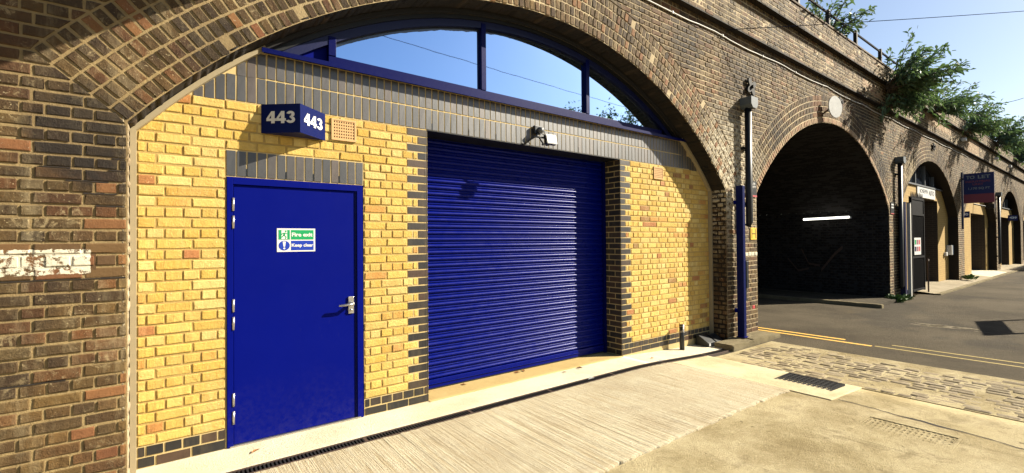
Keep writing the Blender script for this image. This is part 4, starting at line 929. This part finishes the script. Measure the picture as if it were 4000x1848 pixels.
# ------------------------------------------------------------------ buddleia bushes growing from the parapet
def bush(label, base, nst, nlf, reach, lean, spread, up, size, seed, droop=.5, group='buddleia bushes on the viaduct', dens=1.0):
    rg = np.random.default_rng(seed); t = thing('buddleia_bush', label, 'bush', base, group); st = MB(); V = []; F = []
    for s in range(nst):
        d = Vector((rg.normal(lean[0], spread), rg.normal(lean[1], spread*.8), abs(rg.normal(up, spread*.7))-.1)).normalized(); L = reach*rg.uniform(.45, 1.05)
        p0 = Vector(base)+Vector((rg.normal(0, .15), rg.normal(0, .06), rg.uniform(-.05, .1))); pts = []; p = p0.copy(); nn = 9
        for i in range(nn):
            pts.append(p.copy()); d = (d+Vector((rg.normal(0, .07), rg.normal(0, .07), -droop*(i/nn)*.16+rg.normal(0, .05)))).normalized(); p = p+d*(L/nn)
        st.tube(pts, [.014*(1-i/nn)+.003 for i in range(nn)], 5)
        for _ in range(int(nlf*dens)):
            u = rg.uniform(.15, 1.0)**.8*(nn-1); i = min(int(u), nn-2); q = pts[i].lerp(pts[i+1], u-i)+Vector(rg.normal(0, .05, 3))
            dd = ((pts[i+1]-pts[i]).normalized()*rg.uniform(.5, 1.3)+Vector(rg.normal(0, .6, 3))+Vector((0, 0, -.25))).normalized(); l = size*rg.uniform(.6, 1.3)
            sd = dd.cross(Vector(rg.normal(0, 1, 3))).normalized()*l*.16; md = q+dd*l*.5+Vector((0, 0, l*.06)); b = len(V)
            V += [q[:], (md+sd)[:], (q+dd*l+Vector((0, 0, -l*.15)))[:], (md-sd)[:]]; F.append((b, b+1, b+2, b+3))
    st.build('stems', 'wood_bark', t); stuff(np_obj('leaves', np.array(V), np.array(F), 'leaf', t, False)); return t
bush('sparse young buddleia standing behind the railing at top', (11.9, -.15, 6.05), 16, 46, 1.75, (.25, -.15), .55, 1.0, .15, 3, .7)
bush('big dense buddleia leaning out over the road from the parapet', (15.45, -.45, 5.55), 84, 38, 1.68, (.22, -.55), .46, .36, .165, 5, .55)
bush('lower buddleia clump hanging down the wall under the big bush', (15.8, -.45, 5.25), 38, 36, 1.05, (.35, -.40), .5, -.15, .14, 6, 1.6)
bush('medium buddleia next after the big one along the parapet', (20.0, -.45, 5.75), 36, 34, 1.5, (.2, -.40), .45, .22, .17, 8, .7)
bush('small rounded buddleia further along the parapet', (25.5, -.45, 5.9), 56, 50, 1.5, (.2, -.35), .5, .22, .16, 9, .8)
bush('distant buddleia beside the steel gantry on the viaduct', (31.5, -.45, 6.0), 50, 46, 1.9, (.2, -.30), .5, .5, .2, 10, .8)
bush('farthest small buddleia near the right edge of view', (38.5, -.45, 6.0), 44, 40, 2.0, (.2, -.25), .5, .5, .24, 12, .8)
t = thing('signal_gantry', 'dark steel angle gantry standing on the far viaduct deck', 'gantry', (35.6, -.3, ZP)); MB().box(35.55, 35.67, -.36, -.24, ZP, 6.95).build('upright', 'iron', t); MB().box(29.8, 35.55, -.34, -.26, 6.75, 6.87).build('beam', 'iron', t)
for x in (29.85,): MB().box(x, x+.1, -.35, -.25, ZP, 6.75).build('upright', 'iron', t)
# overhead wires
def wire(label, a, b, sag, r=.012, mat='wire_black'):
    a, b = Vector(a), Vector(b); tag(MB().tube([a.lerp(b, i/24)-Vector((0, 0, sag*4*(i/24)*(1-i/24))) for i in range(25)], r, 5).build('overhead_wire', mat, None, True), label, 'wire', 'overhead wires')
wire('black wire running from the viaduct wall up across the sky', (7.35, FY-.10, 5.03), (26.0, -7.35, 8.75), .10, .006)
wire('thin lower wire crossing the sky behind the far bushes', (26.2, -.60, 6.97), (41.1, -.58, 9.95), .1, .014)
wire('thin wire slanting down over the railway behind the bushes', (9.5, 3.0, 12.0), (20.0, 3.0, 8.2), .1, .012)
wire('overhead cable on the far side of the yard, uppermost', (-14, -9.0, 8.9), (30, -10.5, 8.3), .5, .009)
wire('overhead cable on the far side of the yard, middle', (-14, -9.4, 7.6), (30, -11, 6.9), .55, .008)
wire('overhead cable on the far side of the yard, lower', (-14, -9.4, 7.25), (30, -11, 6.5), .5, .008)
wire('overhead cable on the far side of the yard, lowest', (-14, -9.4, 7.05), (30, -11, 6.2), .6, .007)

# ------------------------------------------------------------------ the further arches
def far_unit(k, label, openings, sill, mat='far_yellow', winlabel=None):
    c = CEN[k]; t = thing('arch_infill_wall', label, 'wall', (c, 0, 0), 'infilled arches further along'); xs = sorted({c-HALF, c+HALF, *[v for o in openings for v in o[:2]]})
    for a, b in zip(xs[:-1], xs[1:]):
        op = [o for o in openings if o[0] <= (a+b)/2 <= o[1]]; zl = op[0][2] if op else -.15
        m = MB(); 
        for u, v in zip(np.linspace(a, b, 13)[:-1], np.linspace(a, b, 13)[1:]):
            hu, hv = min(sill, arc_z(u, c)), min(sill, arc_z(v, c)); m.add([(u, 0, zl), (v, 0, zl), (v, 0, max(hv, zl)), (u, 0, max(hu, zl))], [(0, 1, 2, 3)])
        m.build('wall_panel', mat, t)
    for (a, b, z, dep, back) in openings:
        m = MB(); m.add([(a, 0, -.15), (a, dep, -.15), (a, dep, z), (a, 0, z), (b, 0, -.15), (b, dep, -.15), (b, dep, z), (b, 0, z)], [(0, 1, 2, 3), (4, 7, 6, 5), (3, 2, 6, 7)]); m.build('opening_reveal', 'reveal_brown', t)
        MB().box(a, b, dep, dep+.03, -.15, z).build('opening_shutter', back, t)
    if sill < 4.1:
        m = MB(); xs2 = [x for x in np.linspace(c-3.2, c+3.2, 40) if arc_z(x, c) > sill]
        m.add([(xs2[0], .08, sill)]+[(x, .08, arc_z(x, c)) for x in xs2]+[(xs2[-1], .08, sill)], [tuple(range(len(xs2)+2))]); w = m.build('window_glass', 'dark_glass', t)
        for x in np.linspace(c-1.8, c+1.8, 4): MB().box(x-.03, x+.03, .02, .09, sill, arc_z(x, c)).build('window_bar', 'grey_metal', t)
        MB().box(c-3.0, c+3.0, -.05, .06, sill-.05, sill).build('window_sill', 'grey_metal', t)
    fill(c-HALF-.05, c+HALF+.05, -.2, lambda x: 4.6, .49 if not openings else max(o[3] for o in openings)+.2, 'dark_hole', t, 'light_stop', 2); return t  # back sheet added unseen so no daylight leaks through
far_unit(0, 'plain yellow brick infill of the arch left of the frame', [], 4.3)
far_unit(3, 'yellow brick infill with arched window behind the open black gate', [(19.2, 22.93, 2.97, .75, 'black_steel')], 3.42)
far_unit(4, 'yellow brick infill with open doorway behind the TO LET board', [(28.9, 32.3, 2.72, .9, 'reveal_brown'), (33.0, 33.7, 2.12, .12, 'frame_blue')], 4.3)
far_unit(5, 'yellow brick infill of the second last arch in view', [(37.0, 39.8, 2.75, .8, 'frame_blue'), (41.0, 41.4, 2.2, .12, 'maroon')], 3.3)
far_unit(6, 'yellow brick infill of the farthest arch in view', [(45.5, 48.5, 2.75, .7, 'frame_blue')], 3.3); far_unit(7, 'yellow brick infill beyond the right edge', [], 4.3)
t = thing('name_board', 'white board lettered JOSEPH AUTO over the gate', 'sign', (21.3, -.02, 3.0)); MB().box(20.14, 22.48, -.03, -.005, 3.0, 3.39).build('board', 'white_paint', t)
text_part('lettering', 'JOSEPH', (20.38, -.031, 3.12), (1, 0, 0), (0, 0, 1), 1.08, .17, 'grey_metal', t, .0, .004); text_part('lettering', 'AUTO', (21.60, -.031, 3.12), (1, 0, 0), (0, 0, 1), .72, .17, 'grey_metal', t, .0, .004)
# black steel gate leaf with spikes, mesh and poster
GA = thing('steel_gate', 'tall black steel mesh gate leaf standing open with spiked top', 'gate', (17.2, -.45, 0))
gx0, gx1, gy = 17.26, 18.62, -.47; m = MB()
for x in (gx0, gx1-.06): m.box(x, x+.06, gy-.03, gy+.03, .03, 2.78)
for z in (.05, 1.02, 2.28, 2.74): m.box(gx0, gx1, gy-.028, gy+.028, z, z+.06)
m.build('gate_frame', 'matte_black', GA); MB().box(gx0+.06, gx1-.06, gy-.012, gy+.0, 2.30, 2.74).build('top_plate', 'matte_black', GA)
for i in range(9): x = gx0+.05+i*.15; MB().prism([(-.05, 0), (.05, 0), (.045, .08), (.02, .16), (-.03, .07)], (x, gy-.01, 2.80), (1, 0, 0), (0, 0, 1), (0, .012, 0)).build('spike', 'matte_black', GA)
for i in range(12): x = gx0+.11+i*.103; MB().box(x-.012, x+.012, gy-.01, gy+.01, .1, 2.3).build('bar', 'matte_black', GA)
m = MB()
for i in range(30): z = 1.1+i*.04; m.box(gx0+.06, gx1-.06, gy+.012, gy+.018, z, z+.012)
m.build('mesh_wires', 'matte_black', GA)
t = thing('poster', 'small colourful worn notice fixed to the black gate', 'notice', (17.7, gy-.02, 1.1)); MB().box(17.42, 18.12, gy-.04, gy-.032, 1.12, 1.62).build('sheet', 'white_paint', t)
for i, mt in enumerate(('sign_green', 'maroon', 'red', 'navy', 'maroon', 'red')): MB().box(17.45+(i % 3)*.21, 17.62+(i % 3)*.21, gy-.0415, gy-.04, 1.42-(i//3)*.2, 1.56-(i//3)*.2).build('print_block', mt, t)
t = thing('gate_post', 'white painted post at the hinge side of the black gate', 'post', (17.12, -.46, 0)); MB().box(17.08, 17.18, -.50, -.42, -.1, 2.62).build('post', 'cable', t); MB().box(17.07, 17.19, -.51, -.41, 2.62, 2.64).build('cap', 'iron', t)
t = thing('gate_post', 'dark blue steel post next to the pier before the gate', 'post', (16.8, -.42, 0)); MB().box(16.70, 16.86, -.46, -.34, -.1, 2.64).build('post', 'navy', t); MB().box(16.68, 16.88, -.48, -.33, -.105, -.09).build('foot_plate', 'navy', t)
downpipe(16.62, 'black drainpipe with hopper on the pier before the gate', 3.75, .2)
t = thing('ground_bolt', 'thin rusty drop bolt beside the open gate', 'bolt', (18.85, -.5, 0)); MB().tube([(18.85, -.52, -.1), (18.85, -.52, .95)], .02, 6).build('rod', 'rust_iron', t); MB().box(18.80, 18.9, -.54, -.50, .9, .96).build('grip', 'rust_iron', t)
t = thing('meter_box', 'white meter box on the yellow wall near the gate', 'box', (24.45, -.1, 1.0)); MB().box(24.22, 24.52, -.16, -.002, .95, 1.32, .01).build('case', 'white_paint', t); MB().box(23.80, 23.98, -.08, -.002, .92, 1.06, .01).build('socket', 'white_paint', t)
# TO LET board on a pole, standing out from the wall
t = thing('to_let_board', 'dark blue and red TO LET board standing out from the pier', 'sign board', (25.2, -.3, 2.2)); bx = 25.2
MB().box(bx, bx+.03, -1.21, -.36, 3.31, 4.12).build('board_upper', 'navy_board', t); MB().box(bx, bx+.03, -1.21, -.36, 2.96, 3.308).build('board_lower', 'maroon', t)
MB().tube([(bx+.05, -.30, 1.95), (bx+.05, -.30, 4.2)], .05, 8).build('pole', 'navy', t); MB().box(bx+.0, bx+.05, -.36, FY+.0, 3.9, 3.96).build('bracket', 'iron', t)
text_part('lettering', 'TO', (bx-.001, -.44, 3.90), (0, -1, 0), (0, 0, 1), .24, .13, 'light_grey', t, .03); text_part('lettering', 'LET', (bx-.001, -.77, 3.90), (0, -1, 0), (0, 0, 1), .34, .13, 'light_grey', t, .03); text_part('lettering', 'INDUSTRIAL', (bx-.001, -.42, 3.76), (0, -1, 0), (0, 0, 1), .70, .075, 'maroon', t, .02)
text_part('lettering', 'UNIT', (bx-.001, -.62, 3.65), (0, -1, 0), (0, 0, 1), .30, .075, 'maroon', t, .02); text_part('lettering', '1,170 SQ FT', (bx-.001, -.50, 3.47), (0, -1, 0), (0, 0, 1), .60, .10, 'light_grey', t, .02)
number_sign(26.25, 26.95, .32, 2.44, 2.70, '440', 'dark box sign reading 440 beyond the TO LET board'); number_sign(39.6, 40.6, .35, 2.60, 2.92, '439', 'dark box sign reading 439 on the far arch')
t = thing('floodlight', 'small dark floodlight on an arm over the 440 doorway', 'floodlight', (30.2, 0, 3.0)); MB().tube([(29.6, -.01, 3.15), (30.0, -.3, 3.05), (30.3, -.45, 2.95)], .03, 6).build('arm', 'iron', t); MB().box(30.15, 30.45, -.6, -.4, 2.95, 3.15, .01).build('head', 'iron', t)
downpipe(33.15, 'dark drainpipe on the pier right of the 440 doorway', 3.7, .3)
t = thing('information_board', 'red and dark poster board beside the far blue shutter', 'sign', (36.2, -.03, 1.2)); MB().box(35.9, 36.7, -.04, -.005, 1.0, 2.2).build('board', 'red', t); MB().box(36.0, 36.6, -.045, -.04, 1.6, 2.1).build('panel', 'navy', t)
for i, x in enumerate((24.6, 31.8, 36.0)): 
    t = thing('wall_camera', ('small white box camera under the parapet above the name board', 'small white box camera under the parapet past the TO LET board', 'small white box camera on the farthest parapet')[i], 'camera', (x, BY, 5.4), 'white wall cameras'); MB().box(x-.09, x+.09, BY-.16, BY-.03, 5.33, 5.45, .01).build('case', 'white_paint', t); MB().box(x-.03, x+.03, BY-.03, BY, 5.36, 5.42).build('mount', 'white_paint', t)
def weed(x, y, label, n=60, r=.25, seed=1, z=ROADZ):
    rg = np.random.default_rng(seed); m = MB()
    for _ in range(n):
        a = rg.uniform(0, 6.28); l = r*rg.uniform(.4, 1.1); d = Vector((math.cos(a)*rg.uniform(.2, 1), math.sin(a)*rg.uniform(.2, 1), rg.uniform(.35, 1.2))).normalized(); p = Vector((x+rg.normal(0, r*.3), y+rg.normal(0, r*.2), z)); s = d.cross(Vector((0, 0, 1))).normalized()*l*.12; q = p+d*l*.6; e = p+d*l+Vector((0, 0, -l*.25))
        m.add([p-s*.4, p+s*.4, q+s, e, q-s], [(0, 1, 2, 3, 4)])
    tag(m.build('weed', 'weed'), label, 'weed', 'weeds at the wall foot')
weed(15.85, -.48, 'bright green weed at the foot of the tunnel pier', 90, .30, 1); weed(16.5, -.46, 'low weed behind the gate post on the asphalt', 60, .25, 2); weed(25.0, -.5, 'small weed at the pier under the TO LET board', 50, .3, 3, -.01)
# ------------------------------------------------------------------ things out of frame that shade or are mirrored
t = thing('shade_board', 'unseen navy board added above the door to shade the upper left', 'sign board', (1.0, FY, 4.0))  # added out of frame to cast the shade at upper left
MB().box(.985, 1.015, -2.1, FY-.02, 3.93, 4.85).build('board', 'navy_board', t); MB().box(.97, 1.03, FY-.02, FY, 4.0, 4.8).build('wall_plate', 'iron', t)
t = thing('shadow_board', 'unseen board on two posts added at the right to shadow the road', 'sign board', (15.6, -4.2, ROADZ))  # added out of frame to cast the shadow on the road
p1, p2 = Vector((16.45, -4.05, 0)), Vector((14.75, -4.40, 0))
for p in (p1, p2): MB().tube([(p.x, p.y, ROADZ), (p.x, p.y, 2.15)], .05, 8).build('post', 'grey_metal', t)
d = (p2-p1); MB().prism([(0, 1.75), (1, 1.75), (1, 2.15), (0, 2.15)], p1, d, (0, 0, 1), (0, .03, 0)).build('board', 'navy_board', t)
t = thing('warehouse', 'plain brick warehouse across the road beyond the frame', 'building', (66, -20, 0)); MB().box(52, 82, -24, -10, -.2, 12).build('walls', 'far_old', t)
m = MB(); m.prism([(52, 12.002), (82, 12.002), (82, 12.3), (52, 12.3)], (0, -24.3, 0), (1, 0, 0), (0, 0, 1), (0, 14.6, 0)); m.build('roof', 'grey_metal', t)
for i in range(8): MB().box(54+i*3.4, 55.6+i*3.4, -10, -9.96, 4, 6.4).build('window', 'dark_glass', t)
def tree(label, x, y, h, r, seed, n=5200):
    rg = np.random.default_rng(seed); t = thing('tree', label, 'tree', (x, y, 0), 'trees across the road'); m = MB(); m.tube([(x, y, -.2), (x+.1, y, h*.3), (x-.1, y+.1, h*.62), (x, y, h*.85)], [.22, .17, .11, .04], 8)
    cl = [(Vector((x, y, h*.62))+Vector((rg.normal(0, r*.42), rg.normal(0, r*.42), rg.normal(0, h*.16)))) for _ in range(26)]
    for c in cl: m.tube([(x, y, max(h*.3, c.z-h*.25)), (x*.4+c.x*.6, y*.4+c.y*.6, c.z-h*.08), c], [.07, .04, .015], 5)
    m.build('trunk', 'wood_bark', t); V = []; F = []
    for _ in range(n):
        c = cl[rg.integers(len(cl))]; p = c+Vector(rg.normal(0, r*.17, 3)); u = Vector(rg.normal(0, 1, 3)).normalized()*.13; w = u.cross(Vector(rg.normal(0, 1, 3))).normalized()*.07; b = len(V); V += [(p-u)[:], (p+w)[:], (p+u)[:], (p-w)[:]]; F.append((b, b+1, b+2, b+3))
    stuff(np_obj('crown', np.array(V), np.array(F), 'leaf_tree', t, False))
tree('tall leafy tree across the road, mirrored in the window', 26.5, -19.5, 12.8, 2.3, 21); tree('smaller leafy tree right of the tall one across the road', 33.5, -19.0, 11.0, 1.6, 22, 3000)
for o in bpy.data.objects:
    if '_o' in o: del o['_o']
